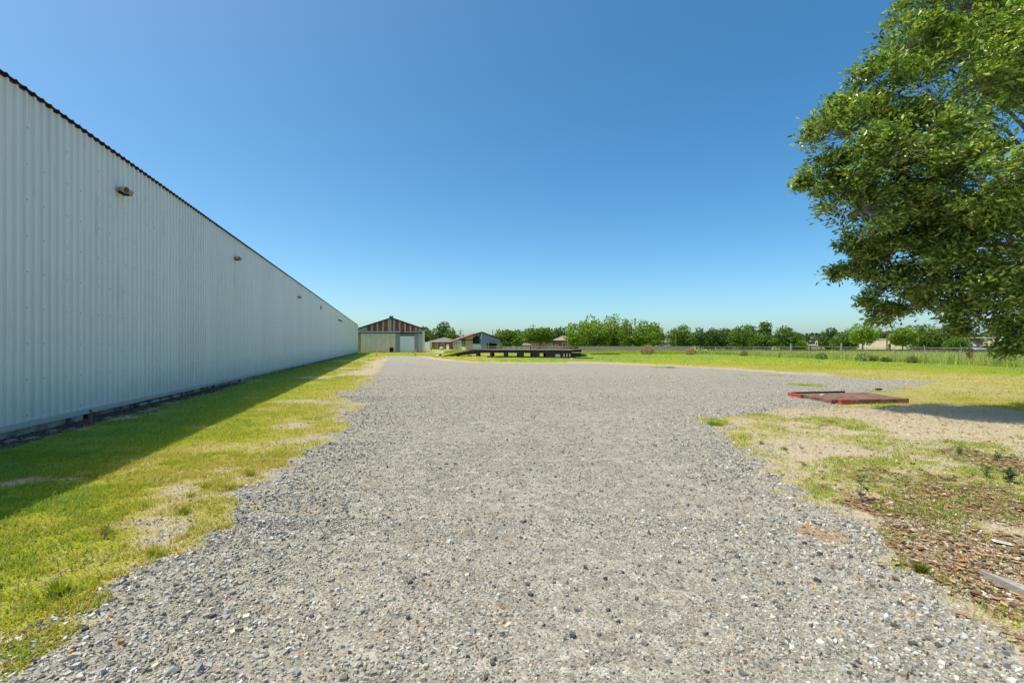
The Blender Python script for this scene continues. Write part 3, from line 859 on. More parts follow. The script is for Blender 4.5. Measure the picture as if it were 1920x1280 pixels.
base = np.array([[0.29, 0.17, 0.085], [0.42, 0.28, 0.15], [0.15, 0.09, 0.05], [0.56, 0.43, 0.28], [0.46, 0.21, 0.08]])
C = base[R.choice(5, m_, p=[.3, .28, .18, .18, .06])] * R.uniform(0.7, 1.25, (m_, 1))
o = link('leaf_litter', npmesh('leaf_litter', V, Fc, M_litter, np.repeat(C, 6, axis=0)))
tag(o, 'brown fallen oak leaves scattered over the dirt at the right', 'leaf litter', kind='stuff')
print('litter', m_)

# single tufts
def tuft(name, px, py, n, h, rad, lab, cat='grass tuft', group='grass tufts standing out of the ground', lush=0.32, broad=1.0, tone=0.85):
    x, y, z = place_at(px, py)
    m_ = n = int(n * (1.8 if rad > 0.1 else 1))
    P = np.stack([R.normal(0, rad, m_), R.normal(0, rad, m_)], -1)
    az = np.arctan2(P[:, 1], P[:, 0]) + R.normal(0, 0.5, m_)
    C = grass_cols(m_, np.full(m_, lush)) * tone
    P *= 0.6
    Vt = blades(P, h * 0.85 * R.uniform(0.4, 1.1, m_), 0.006 * broad * R.uniform(0.7, 1.3, m_), R.uniform(0.15, 0.85, m_), az, C, 3, z0=np.full(m_, -0.004))
    o = link(name, npmesh(name, Vt[0], Vt[1], M_grass, Vt[2])); o.location = (x, y, z)
    return tag(o, lab, cat, group)
tuft('grass_tuft', 1727, 1072, 170, 0.10, 0.028, 'dense dark green grass tuft on the gravel rim at lower right', tone=0.5)
tuft('grass_tuft', 1340, 796, 220, 0.12, 0.12, 'isolated wide tuft on the gravel at the tip of the bare dirt')
tuft('grass_tuft', 344, 962, 150, 0.09, 0.035, 'round dark tuft on the left grass edge, between two smaller tufts', tone=0.7)
tuft('grass_tuft', 430, 918, 120, 0.08, 0.035, 'tuft nearest the gravel on the left grass, upper one', tone=0.75)
tuft('grass_tuft', 358, 930, 90, 0.07, 0.03, 'small tuft just above the round dark tuft on the left grass', tone=0.8)
tuft('grass_tuft', 384, 916, 90, 0.07, 0.03, 'small dark tuft on the left grass beside the uppermost tuft', tone=0.7)
tuft('grass_tuft', 110, 1112, 220, 0.13, 0.04, 'tall bright tuft at the lower left where the grass meets the gravel')
tuft('grass_tuft', 290, 1042, 140, 0.08, 0.04, 'low spreading tuft at the left gravel edge with slate pieces below')
tuft('grass_tuft', 470, 893, 120, 0.13, 0.05, 'wispy tall tuft on the left grass point nearest the lot centre')
tuft('grass_tuft', 200, 1000, 80, 0.13, 0.03, 'thin upright tuft in the middle of the left sunlit grass')
tuft('grass_tuft', 1470, 842, 70, 0.09, 0.03, 'small tuft on the tan dirt, right of the first dirt edge tufts', tone=0.8)
tuft('grass_tuft', 1428, 832, 60, 0.10, 0.03, 'small tuft on the tan dirt close to the gravel border', tone=0.8)
tuft('grass_tuft', 1508, 872, 60, 0.08, 0.02, 'tiny lone tuft in the middle of the tan dirt', tone=0.85)
tuft('grass_tuft', 1690, 1058, 90, 0.05, 0.035, 'low flat tuft left of the dense dark tuft at lower right', tone=0.8)
tuft('grass_tuft', 1555, 790, 120, 0.07, 0.12, 'flat tuft in the strip just below the rusty steel platform', tone=0.9)
tuft('grass_tuft', 1510, 722, 260, 0.05, 0.20, 'dark green mat of grass alone on the gravel behind the steel platform', tone=0.5)
tuft('grass_tuft', 1258, 689.5, 260, 0.16, 0.38, 'dark tuft with a low tail out on the far gravel', tone=0.55)
def weed(px, py, h, n, lab):
    x, y, z = place_at(px, py)
    e = empty('weed', (x, y, z), random.uniform(0, 6), lab, 'weed', 'broad leaved weeds at the right')
    st = MB(); 
    nst = max(1, n // 6)
    C = []; Vl = []; Fl = []; o_ = 0
    for s in range(nst):
        a0 = random.uniform(0, 6.28); le = random.uniform(0.05, 0.5) * h
        tip = Vector((math.cos(a0) * le, math.sin(a0) * le, h * random.uniform(0.6, 1)))
        st.tube([(0, 0, -0.005), tuple(tip * 0.5 + Vector((0, 0, h * 0.08))), tuple(tip)], [0.003, 0.0025, 0.001], 4)
        for k in range(6):
            f = 0.25 + 0.75 * k / 5
            b_ = tip * f; az = a0 + k * 2.4 + random.uniform(-.4, .4); l_ = h * random.uniform(0.22, 0.4)
            d_ = Vector((math.cos(az), math.sin(az), 0.35)); s_ = Vector((-math.sin(az), math.cos(az), 0)) * l_ * 0.2
            mid = b_ + d_ * l_ * 0.5; end = b_ + Vector((d_.x, d_.y, 0.15)) * l_
            Vl += [tuple(b_), tuple(mid + s_), tuple(end), tuple(mid - s_)]; Fl.append((o_, o_ + 1, o_ + 2)); Fl.append((o_, o_ + 2, o_ + 3)); o_ += 4
            g_ = random.uniform(0.6, 1.1); C += [(0.055 * g_, 0.14 * g_, 0.02 * g_)] * 4
    st.build('stem', M_twig, e)
    link('foliage', npmesh('foliage', np.array(Vl), np.array(Fl), M_grass, np.array(C)), None, e)
weed(1614, 940, 0.22, 30, 'upright dark weed with narrow leaves in the middle of the dirt verge')
weed(1895, 905, 0.20, 60, 'bushy dark green weed at the right frame edge, lower one')
weed(1850, 895, 0.16, 36, 'dark weed left of the bushy one near the right frame edge')
weed(1800, 852, 0.17, 36, 'weed among dead leaves under the tree shadow, upper right')
weed(1870, 862, 0.16, 36, 'weed nearest the right edge just below the tree shadow')
weed(1500, 838, 0.05, 12, 'tiny weed sprouting from the bare tan dirt')
weed(195, 1010, 0.10, 12, 'small upright weed standing in the sunlit grass left of the gravel')

# ------------------------------------------------------------------ steel platform and bits on the right
A = [(8.36, 14.5), (8.32, 12.55), (10.62, 12.95), (10.95, 14.95)]
cx = sum(a[0] for a in A) / 4; cy = sum(a[1] for a in A) / 4
e = empty('steel_platform', (cx, cy, 0.0), 0, 'rusty red steel deck frame lying flat on the gravel edge with bright red corner ends', 'metal platform')
L_ = [(a[0] - cx, a[1] - cy) for a in A]
def bil(u, v):
    x = L_[0][0] * (1 - u) * v + L_[1][0] * (1 - u) * (1 - v) + L_[2][0] * u * (1 - v) + L_[3][0] * u * v
    y = L_[0][1] * (1 - u) * v + L_[1][1] * (1 - u) * (1 - v) + L_[2][1] * u * (1 - v) + L_[3][1] * u * v
    return x, y
def quadbox(b, u0, u1, v0, v1, z0, z1):
    c = [bil(u0, v0), bil(u1, v0), bil(u1, v1), bil(u0, v1)]
    b.add([(x, y, z0) for x, y in c] + [(x, y, z1) for x, y in c], [(0, 3, 2, 1), (4, 5, 6, 7), (0, 1, 5, 4), (1, 2, 6, 5), (2, 3, 7, 6), (3, 0, 4, 7)])
for k in range(9):
    b = MB(); v0 = 0.035 + k * 0.1035
    quadbox(b, 0.03, 0.985, v0, v0 + 0.0985, 0.05, 0.072 + random.uniform(-0.005, 0.005)); b.build('deck_plank', M_rust, e)
for u in (0.0, 0.33, 0.66):
    b = MB(); quadbox(b, u + 0.001, u + 0.027, 0.03, 0.97, 0.01, 0.048 if u else 0.09); b.build('cross_channel', M_rust, e)
b = MB(); quadbox(b, -0.01, 1.0, 0.0, 0.028, 0.01, 0.095); b.build('front_rail', M_rust, e)
b = MB(); quadbox(b, 0.0, 0.70, 0.972, 1.0, 0.01, 0.115); b.build('rear_rail', M_tar, e)
b = MB(); quadbox(b, -0.04, -0.012, 0.66, 1.0, 0.01, 0.105); b.build('end_plate', M_red, e)
# loose channel in front
x, y = gd(1577, 757.5)
e2 = empty('steel_channel', (x, y, 0.0), 0.12, 'loose rusty steel channel with a bright red end in front of the steel platform', 'steel channel')
b = MB(); b.box(0.27, 1.95, 0, 0.10, 0.012, 0.022); b.box(0.27, 1.95, 0, 0.012, 0.022, 0.10); b.box(0.27, 1.95, 0, 0.10, 0.10, 0.11); b.build('web', M_rust, e2)
b = MB(); b.box(-0.0, 0.268, -0.004, 0.104, 0.01, 0.112); b.build('end_cap', M_red, e2)
me = rock_mesh('stone', 0.16, 0.11, 0.06, M_conc_pale, 7, 77)
o = link('stone', me); o.location = (cx - 0.75, cy - 0.0, 0.075)
tag(o, 'pale stone lying on the rusty steel platform', 'stone')
# sheet scrap, paper scrap, sticks at lower right
x, y, z = place_at(1836, 1078); x2, y2, _ = place_at(1985, 1150)
d = Vector((x2 - x, y2 - y, 0)); nrm = Vector((-d.y, d.x, 0)).normalized()
b = MB()
pts = [(0, 0), (0.35, 0.045), (0.7, 0.05), (1.0, 0.06), (1.0, -0.07), (0.65, -0.035), (0.3, -0.012)]
top = [d * u + nrm * v for u, v in pts]
vs = [(p_.x, p_.y, 0.035 + 0.03 * u) for p_, (u, v) in zip(top, pts)] + [(p_.x, p_.y, -0.01) for p_ in top]
b.add(vs, [tuple(reversed(range(7)))] + [(i, (i + 1) % 7, (i + 1) % 7 + 7, i + 7) for i in range(7)])
o = b.build('sheet_scrap', M_slab); o.location = (x, y, z)
tag(o, 'pointed grey sheet scrap half buried in dead leaves at the right frame edge', 'debris')
x, y, z = place_at(1878, 1020)
b = MB(); b.box(-0.055, 0.055, -0.022, 0.022, 0.010, 0.012); b.box(-0.04, 0.04, -0.008, 0.008, 0.0125, 0.014, 1)
o = b.build('paper_scrap', [M_paper, M_slab]); o.location = (x, y, z + 0.01); o.rotation_euler = (0.1, 0.12, -0.5)
tag(o, 'small white paper scrap on the dead leaves', 'litter')
for k, (px, py, L1, a, lab) in enumerate([(1850, 918, 0.75, 0.15, 'long thin bare stick on the leafy verge'), (1450, 894, 0.13, 0.2, 'short dark stick on the gravel at the dirt border'),
                                          (1545, 798, 0.22, 0.1, 'thin stick below the rusty steel platform')]):
    x, y, z = place_at(px, py)
    b = MB(); b.tube([(-L1 / 2, 0, 0.012), (-L1 / 6, 0.015, 0.02), (L1 / 5, -0.01, 0.022), (L1 / 2, 0.02, 0.012)], [0.008, 0.008, 0.006, 0.003], 5)
    o = b.build('stick', M_bark); o.location = (x, y, z); o.rotation_euler = (0, 0, a)
    tag(o, lab, 'stick', 'fallen sticks')
x, y, z = place_at(1648, 731.5)
me = rock_mesh('asphalt_lump', 0.28, 0.14, 0.06, M_tar, 8, 90); o = link('asphalt_lump', me); o.location = (x, y, z)
tag(o, 'flat black asphalt lump on the gravel behind the steel platform', 'debris')

# ------------------------------------------------------------------ the oak at the right
def leaf_cloud(Cn, spread, per, size, colr_fn, up=0.5, aspect=0.36, out=None):
    m_ = len(Cn) * per
    base = np.repeat(Cn, per, axis=0)
    P = base + R.normal(0, 1, (m_, 3)) * np.repeat(spread, per)[:, None] * np.array([1, 1, 0.7])
    d = R.normal(0, 1, (m_, 3))
    if out is not None: d = d * 0.7 + np.repeat(out, per, axis=0)
    d[:, 2] *= 0.6
    d /= np.linalg.norm(d, axis=1, keepdims=True) + 1e-9
    up_v = np.array([0, 0, 1.0]) * up + R.normal(0, 0.55, (m_, 3))
    s = np.cross(d, up_v); s /= np.linalg.norm(s, axis=1, keepdims=True) + 1e-9
    nr = np.cross(s, d)
    L = size * R.uniform(0.65, 1.25, m_)[:, None]
    a = P; tip = P + d * L
    mid = P + d * L * 0.58
    l_ = mid + s * L * aspect * 0.5 + nr * L * 0.06; r_ = mid - s * L * aspect * 0.5 + nr * L * 0.06
    V = np.stack([a, l_, tip, r_], 1).reshape(-1, 3)
    i = (np.arange(m_) * 4)[:, None]
    Fc = np.concatenate([i + np.array([0, 1, 2, 3])[None]], 0)
    C = colr_fn(m_, np.repeat(np.arange(len(Cn)), per))
    return V, Fc, np.repeat(C, 4, axis=0)

TX, TY = 13.6, 11.8
e = empty('oak_tree', (TX, TY, 0), 0, 'large leafy oak reaching into the right side of the frame', 'tree')
lobes = []
for px, py, Y, r in [(1600, 255, 10.4, 1.0), (1562, 335, 10.7, .72), (1535, 345, 10.8, .42), (1575, 215, 10.9, .5), (1655, 170, 10.2, .85), (1700, 95, 10.6, .8), (1790, 25, 10.8, 1.2), (1755, 90, 11.2, .8), (1860, -60, 11, 1.6),
                     (1612, 395, 10.1, .75), (1585, 370, 10.6, .5), (1690, 285, 9.8, 1.1), (1770, 190, 10.1, 1.3), (1880, 120, 9.9, 1.5), (1640, 470, 11.2, .65), (1612, 495, 11.2, .45), (1590, 515, 11.3, .32), (1568, 512, 11.4, .18), (1700, 430, 11.4, .9),
                     (1690, 525, 11, .72), (1660, 560, 11.2, .5), (1650, 590, 11.2, .3), (1720, 580, 11, .4), (1790, 500, 10.1, .95), (1770, 340, 9.9, 1.1), (1870, 330, 9.2, 1.35), (1910, 470, 9.3, 1.2), (1880, 560, 9.6, .85), (1840, 590, 9.9, .55),
                     (1935, 610, 9.8, .55), (1790, 575, 10.3, .45), (1815, 615, 10.3, .22), (1905, 650, 9.6, .42), (2020, 500, 9.0, 1.6), (2000, 250, 9.2, 1.8), (1980, 60, 10, 1.8), (1740, 470, 10.6, .7), (1525, 330, 10.9, .3), (1640, 320, 10.5, .8), (1735, 245, 10.4, .9), (1665, 395, 10.9, .75), (1730, 375, 10.6, .8), (1612, 445, 11.1, .42), (1690, 470, 10.7, .7), (1745, 520, 10.4, .7), (1660, 505, 11.2, .5), (1830, 430, 10.0, .9)]:
    lobes.append((at(px, Y), Y, zz(py, Y), r))
for k in range(26):                                   # the half of the crown beyond the frame
    a = random.uniform(0, 2 * PI); rr_ = random.uniform(1.5, 4.6); z = random.uniform(4.0, 10.8)
    x = TX + math.cos(a) * rr_ * (1 - max(0, z - 7) / 7); y = TY + 0.8 + math.sin(a) * rr_ * (1 - max(0, z - 7) / 7)
    if x < 12.4 or y > 14: continue
    lobes.append((x, y, z, random.uniform(1.2, 1.9)))
Cn, Sp, Out, shade = [], [], [], []
limbs = MB(); twigs = MB()
trunk_top = Vector((0.1, 0, 2.6))
for (x, y, z, r) in lobes:
    vis = x / y < 1.12
    n = int((170 if vis else 50) * r * r * (1 if r > 0.6 else 1.35)) + 5
    u = R.normal(0, 1, (n, 3)); u /= np.linalg.norm(u, axis=1, keepdims=True)
    rad = r * (0.62 + 0.42 * R.random(n) ** 0.6)
    ctr = np.array([x, y, z])
    # bushy sub-clumps inside each lobe
    sub = R.normal(0, 1, (max(3, int(11 * r)), 3)); sub /= np.linalg.norm(sub, axis=1, keepdims=True)
    pick = R.integers(0, len(sub), n)
    u2 = sub[pick] + R.normal(0, 1, (n, 3)) * np.array([0.28, 0.28, 0.22]); u2 /= np.maximum(1, np.linalg.norm(u2, axis=1, keepdims=True))
    p = ctr + u2 * np.minimum(rad, r)[:, None] * np.array([1.0, 1.0, 0.72])
    Cn.append(p); Sp.append(np.full(n, 0.085 if vis else 0.13)); Out.append(u2 * 0.8); 
    c = Vector((x - TX, y - TY, z))
    st_ = trunk_top + Vector((0, 0, min(4.5, max(0, (z - 2.6) * 0.55))))
    mid = st_.lerp(c, 0.55) + Vector((0, 0, 0.25 * (c - st_).length * 0.4))
    limbs.tube([st_, mid, c], [0.04 + 0.03 * r, 0.022 + 0.012 * r, 0.008], 6, cap=False)
    for pp in p[:: 3 if vis else 8]:
        q = Vector(pp) - Vector((TX, TY, 0))
        m1 = c.lerp(q, 0.5) + Vector((0, 0, -0.05))
        twigs.tube([c.lerp(q, 0.15), m1, q], [0.008, 0.005, 0.002], 3, cap=False)
Cn = np.concatenate(Cn) - np.array([TX, TY, 0]); Sp = np.concatenate(Sp); Out = np.concatenate(Out)
keep = Cn[:, 2] > 1.15
Cn, Sp, Out = Cn[keep], Sp[keep], Out[keep]
print('oak clusters', len(Cn))
tone = R.uniform(0.75, 1.2, len(Cn))
def oakc(n, ci):
    b = np.array([0.20, 0.31, 0.05]); y_ = np.array([0.46, 0.54, 0.12]); d_ = np.array([0.06, 0.12, 0.025])
    u = R.random(n)[:, None]
    c = np.where(u < 0.42, b, np.where(u < 0.78, y_, d_)) * R.uniform(0.75, 1.2, (n, 1)) * tone[ci][:, None]
    rd = R.random(n) < 0.012
    c[rd] = np.array([0.28, 0.14, 0.05])
    return c
V, Fc, C = leaf_cloud(Cn, Sp, 21, 0.118, oakc, up=0.9, aspect=0.40, out=Out)
o = link('crown', npmesh('crown', V, Fc, M_leaf, C), None, e)
print('oak leaves', len(Fc))
tr = MB()
tr.tube([(0, 0, -0.1), (0.02, 0, 0.2), (0.05, 0, 1.2), (0.1, 0, 2.6), (0.1, 0.1, 4.5), (0.2, 0.1, 7.5)], [0.42, 0.32, 0.27, 0.25, 0.18, 0.07], 12)
tr.build('trunk', M_bark, e)
limbs.build('limbs', M_bark, e)
twigs.build('twigs', M_twig, e)
# bare twigs at the very top
b = MB()
for k in range(7):
    s0 = Vector((at(1740, 10.6) - TX, 10.6 - TY, zz(12, 10.6))); s1 = s0 + Vector((-0.35 - 0.05 * k, 0.05 * k, 0.04 - 0.05 * k + random.uniform(-.03, .03)))
    b.tube([s0, s0.lerp(s1, .5) + Vector((0, 0, 0.02)), s1], [0.006, 0.004, 0.0015], 3)
b.build('bare_twigs', M_twig, e)

# ------------------------------------------------------------------ far trees
def far_tree(name, px, Y, top, wpx, lab, base_py=None, tone=(0.085, 0.14, 0.02), lite=(0.20, 0.27, 0.03), kind='round', dens=1.0, group='trees beyond the fences', low=0.0, quad=None):
    x = at(px, Y); H = zz(top, Y); W = wpx / F * Y * 1.1
    e = empty(name, (x, Y, 0), 0, lab, 'tree', group)
    nl = 20 if kind != 'pine' else 10
    qs = quad or max(0.28, Y * 0.0026)
    P, O = [], []
    skew = random.uniform(-0.14, 0.14)
    for k in range(nl):
        f = (k + 0.5) / nl
        z = H * (low + 0.14 + (1 - low - 0.26) * f)
        if kind == 'pine': wf = 0.32 + 0.2 * math.sin(k * 2.1); z = H * (0.55 + 0.38 * f)
        elif kind == 'wide': wf = math.sin(PI * (0.12 + 0.80 * f)) ** 0.45 * 0.72
        else: wf = math.sin(PI * (0.13 + 0.80 * f)) ** 0.7 * 0.64
        a = k * 2.4 + random.uniform(-.9, .9)
        z *= random.uniform(0.9, 1.0)
        r = W * random.uniform(0.13, 0.27); rad = max(0, W / 2 * wf * 1.45 - r * random.uniform(0.3, 0.9)) * (1 if k < nl - 2 else .3)
        rz = min(r * 0.8, H * 0.22)
        z = min(z, H - rz * 0.9)
        c = np.array([math.cos(a) * rad + skew * W * f, math.sin(a) * rad * 0.8, z])
        if kind == 'round' and k >= nl - 4: r *= 0.6; c[0] += random.uniform(-.2, .2) * W; c[2] = H * random.uniform(.80, .98) - r * .6; rz = r
        n = int(dens * 9.5 * r * r / qs / qs) + 10
        u = R.normal(0, 1, (n, 3)); u /= np.linalg.norm(u, axis=1, keepdims=True)
        bump_ = 1 + 0.22 * np.sin(u[:, 0] * 5 + k) * np.sin(u[:, 2] * 6 + 2 * k) + R.normal(0, 0.07, n)
        p = c + u * np.array([r, r, rz]) * bump_[:, None]
        P.append(p); O.append(u)
    P = np.concatenate(P); O = np.concatenate(O)
    P[:, 2] = np.maximum(P[:, 2], 0.25)
    t_ = np.array(tone); l_ = np.array(lite)
    def cf(n, ci):
        u = R.random(n)[:, None] ** 1.2
        return (t_ + (l_ - t_) * u) * R.uniform(0.7, 1.25, (n, 1))
    V, Fc, C = leaf_cloud(P, np.full(len(P), qs * 0.3), 1, qs * 1.5, cf, up=0.6, aspect=0.75, out=O * 0.6)
    link('crown', npmesh('crown', V, Fc, M_leaf_far, C), None, e)
    tb = MB(); tr_ = max(0.12, H * 0.022)
    tb.tube([(0, 0, -0.1), (0.1, 0, H * 0.35), (-0.05, 0, H * 0.8)], [tr_ * 1.2, tr_, tr_ * 0.35], 7)
    tb.build('trunk', M_bark, e)
    for k in range(3):
        a = k * 2.1 + 0.4
        tb = MB(); tb.tube([(0.08, 0, H * 0.28), (math.cos(a) * W * 0.2, math.sin(a) * W * 0.2, H * 0.5), (math.cos(a) * W * 0.32, math.sin(a) * W * 0.3, H * 0.68)], [tr_ * 0.6, tr_ * 0.4, tr_ * 0.15], 5)
        tb.build('limb', M_bark, e)
    return e
DK = (0.04, 0.075, 0.025); DKl = (0.14, 0.21, 0.055)
MD = (0.06, 0.115, 0.022); MDl = (0.21, 0.30, 0.045)
BR = (0.09, 0.17, 0.015); BRl = (0.33, 0.42, 0.045)
FT = [  # px, Y, top, width px, tone, lite, kind, label
    (788, 235, 612, 34, DK, DKl, 'wide', 'dark tree peeping over the right roof slope of the rusty gabled shed'),
    (822, 230, 605, 40, DK, DKl, 'round', 'tallest dark tree just right of the rusty gabled shed'),
    (843, 225, 615, 24, MD, MDl, 'round', 'small round tree between the brick house and the ruined shed'),
    (955, 185, 620, 48, MD, MDl, 'wide', 'broad low green tree right behind the ruined maroon roofed shed'),
    (978, 230, 621, 40, DK, DKl, 'wide', 'dark distant tree behind the broad low one right of the ruined shed'),
    (1012, 165, 617, 56, MD, MDl, 'wide', 'spreading olive green tree in front of the tan wall above the dock'),
    (1052, 215, 613, 44, DK, DKl, 'round', 'dark tree behind the small tan roofed house'),
    (1088, 125, 600, 56, BR, BRl, 'round', 'bright green tree, leftmost of the tallest grove'),
    (1118, 132, 594, 54, BR, BRl, 'round', 'bright green tree second from the left in the tallest grove'),
    (1153, 136, 589, 54, BR, BRl, 'round', 'highest bright green tree at the centre of the tallest grove'),
    (1184, 128, 594, 40, MD, BRl, 'round', 'darker tree right of the highest one in the tallest grove'),
    (1214, 126, 602, 50, BR, BRl, 'round', 'bright green tree, rightmost of the tallest grove'),
    (1246, 240, 629, 20, DK, DKl, 'wide', 'tiny distant tree over the roof of the brown brick house'),
    (1279, 140, 612, 48, MD, MDl, 'round', 'rounded tree just right of the brown brick house'),
    (1318, 145, 616, 44, DK, DKl, 'round', 'dark rounded tree second right of the brown brick house'),
    (1352, 150, 618, 50, DK, DKl, 'wide', 'low dark tree in the dip of the tree row behind the long fence'),
    (1392, 130, 608, 42, MD, MDl, 'round', 'broad mid green tree left of the tall pine'),
    (1408, 150, 605, 34, DK, DKl, 'round', 'dark pointed tree close on the left of the tall pine'),
    (1438, 128, 599, 34, DK, MDl, 'pine', 'tall pine with a bare pale trunk above the tree row'),
    (1426, 126, 624, 40, MD, MDl, 'round', 'green tree standing below the tall pine'),
    (1474, 124, 610, 42, MD, MDl, 'round', 'rounded tree right of the tall pine, last high one of the row'),
    (1499, 128, 637, 26, BR, BRl, 'wide', 'low bright green tree ending the row beside the gap'),
    (1557, 120, 616, 40, DK, DKl, 'round', 'dark tree just right of the gap in the tree row'),
    (1584, 112, 618, 40, MD, MDl, 'round', 'green tree between the dark one and the airy bright one'),
    (1617, 100, 602, 44, BR, BRl, 'round', 'airy bright green tree below the left tip of the oak'),
    (1657, 220, 624, 40, DK, DKl, 'wide', 'far palm green tree behind the cream building'),
    (1692, 104, 613, 42, MD, BRl, 'round', 'loose green tree in front of the long cream building'),
    (1742, 112, 611, 52, MD, MDl, 'wide', 'large rounded green tree behind the fence below the oak'),
    (1768, 135, 619, 38, DK, DKl, 'round', 'dark tree behind the large rounded one below the oak'),
    (1797, 106, 631, 34, MD, MDl, 'wide', 'low yellow green tree left of the parked cars'),
    (1925, 100, 634, 60, MD, MDl, 'wide', 'low dark tree at the right frame edge behind the fence'),
    (1960, 105, 615, 70, MD, MDl, 'round', 'tree behind the fence just beyond the right frame edge')]
for (px, Y, top, w, t_, l_, kd, lab) in FT:
    far_tree('pine_tree' if kd == 'pine' else 'broadleaf_tree', px, Y, top, w, lab, tone=t_, lite=l_, kind=kd, dens=0.8 if px == 1617 else 1.0, low=0.46 if px == 1012 else 0.30 if px in (1617, 1692) else (0.12 if px in (1279, 1318, 1352) else 0.0))
# distant woods reading as one mass
xs_ = R.uniform(-420, 620, 15000); ys_ = R.uniform(430, 520, 15000)
prof_h = 7 + 9 * fbm(xs_, ys_ * 0 + 3, 26, 8, 4)
gap = 1 - 0.0 * xs_
P = np.stack([xs_, ys_, R.random(15000) ** 0.6 * prof_h], -1)
def cf(n, ci): return np.array([0.05, 0.085, 0.03]) * R.uniform(0.6, 1.4, (n, 1))
V, Fc, C = leaf_cloud(P, np.full(15000, 0.6), 1, 3.4, cf, up=0.6, aspect=0.8)
o = link('distant_woods', npmesh('distant_woods', V, Fc, M_leaf_far, C)); tag(o, 'dark band of far woods on the horizon', 'woods', kind='stuff')

# dry bushes and weeds along the fence
def bush(name, px, Y, top, wpx, lab, c0, c1, group=None, n=900, cat='bush', q=0.10):
    x = at(px, Y); H = zz(top, Y); W = wpx / F * Y
    e = empty(name, (x, Y, 0), 0, lab, cat, group)
    u = R.normal(0, 1, (n, 3)); u /= np.linalg.norm(u, axis=1, keepdims=True)
    P = u * np.array([W / 2, W / 2.5, H * 0.55]) * (0.5 + 0.5 * R.random(n) ** 0.4)[:, None] * (1 + 0.15 * np.sin(u[:, 0] * 7))[:, None]
    P[:, 2] = np.abs(P[:, 2] + H * 0.42)
    a_, b_ = np.array(c0), np.array(c1)
    V, Fc, C = leaf_cloud(P, np.full(n, 0.05), 1, q * 1.8, lambda m, ci: a_ + (b_ - a_) * R.random((m, 1)), up=0.3, aspect=0.5, out=u)
    link('foliage', npmesh('foliage', V, Fc, M_leaf_far, C), None, e)
    s = MB()
    for k in range(14):
        a = k * 2.4; r = W * 0.42 * random.uniform(0.4, 1)
        s.tube([(0, 0, 0), (math.cos(a) * r * .5, math.sin(a) * r * .4, H * 0.5), (math.cos(a) * r, math.sin(a) * r * .7, H * random.uniform(.6, .9))], [0.03, 0.018, 0.006], 4)
    s.build('stems', M_twig, e)
    return e
G_D = 'dry pink brown bushes at the fence'
bush('dry_bush', 1213, 84, 646.5, 26, 'larger dry pink brown bush standing at the far fence', (0.24, 0.13, 0.08), (0.50, 0.33, 0.22), G_D, 1500)
bush('dry_bush', 1295, 80, 652, 20, 'smaller dry pink brown bush right of the larger one', (0.28, 0.16, 0.10), (0.52, 0.36, 0.25), G_D, 900)
bush('dry_bush', 1040, 118, 645, 24, 'twiggy grey pink bush before the tan roofed house', (0.22, 0.14, 0.10), (0.42, 0.30, 0.24), G_D, 700)
bush('round_bush', 936, 108, 643, 10, 'small round bright green bush right of the ruined shed', (0.09, 0.16, 0.02), (0.22, 0.30, 0.03), None, 700)
G_B = 'green bushes along the long fence'
for px, Y, top, w, lab in [(1620, 47, 663, 26, 'dark green bush at the foot of the fence right of the gate'), (1640, 47, 667, 14, 'small bush just right of the dark bush near the gate'), (1540, 54, 662, 18, 'green bush at the foot of the gate'),
                           (1712, 42, 668, 16, 'round green bush at the fence two posts right of the gate'), (1395, 70, 658, 12, 'bush in the weeds between the fence corner and the gate'), (1662, 45, 670, 14, 'low flowering bush below the fence right of the gate'),
                           (1467, 64, 661, 12, 'bush against the left gate post'), (1818, 38.5, 657, 10, 'thin reddish shrub standing in front of the fence at right')]:
    bush('green_bush', px, Y, top, w, lab, (0.04, 0.09, 0.015) if px != 1818 else (0.12, 0.07, 0.04), (0.13, 0.20, 0.03) if px != 1818 else (0.26, 0.17, 0.10), G_B, 420, q=0.07)

Vs, Fs, Cs = [], [], []; off = 0
def tall(n, fn, h0, w0, c0, c1, segs=2):
    P = fn(n); m_ = len(P)
    cl = fbm(P[:, 0], P[:, 1], 2.5, 101)
    hh = h0 * np.exp(R.normal(0, 0.22, m_)) * (0.65 + 0.7 * cl)
    u = np.clip(R.random((m_, 1)) * 0.6 + (cl[:, None] - 0.3), 0, 1)
    C = (np.array(c0) + (np.array(c1) - np.array(c0)) * u) * R.uniform(0.7, 1.25, (m_, 1))
    acc(blades(P, hh, w0 * R.uniform(0.6, 1.4, m_), R.uniform(0.05, 0.5, m_), R.uniform(0, 2 * PI, m_), C, segs, z0=np.zeros(m_)))
cA, cB = (0.22, 0.33, 0.05), (0.60, 0.58, 0.20)
tall(20000, lambda n: np.stack([36.2 + R.uniform(-1.3, 4, n), R.uniform(22, 89, n)], -1), 0.60, 0.05, cA, cB)
tall(16000, lambda n: np.stack([R.uniform(38, 78, n), R.uniform(22, 100, n)], -1), 0.55, 0.11, cA, cB, 1)
tall(16000, lambda n: np.stack([R.uniform(5, 38, n), 89.5 + R.uniform(-2.0, 7, n)], -1), 0.50, 0.08, (0.26, 0.34, 0.03), (0.60, 0.60, 0.07), 1)
tall(12000, lambda n: np.stack([R.uniform(-14, 12, n), R.uniform(98, 116, n)], -1), 0.45, 0.10, (0.24, 0.32, 0.03), (0.52, 0.54, 0.07), 1)
V = np.concatenate(Vs); Fc = np.concatenate(Fs); C = np.concatenate(Cs)
o = link('tall_weeds', npmesh('tall_weeds', V, Fc, M_grass, C)); tag(o, 'tall yellow green weeds growing along and behind the wire fence', 'weeds', kind='stuff')

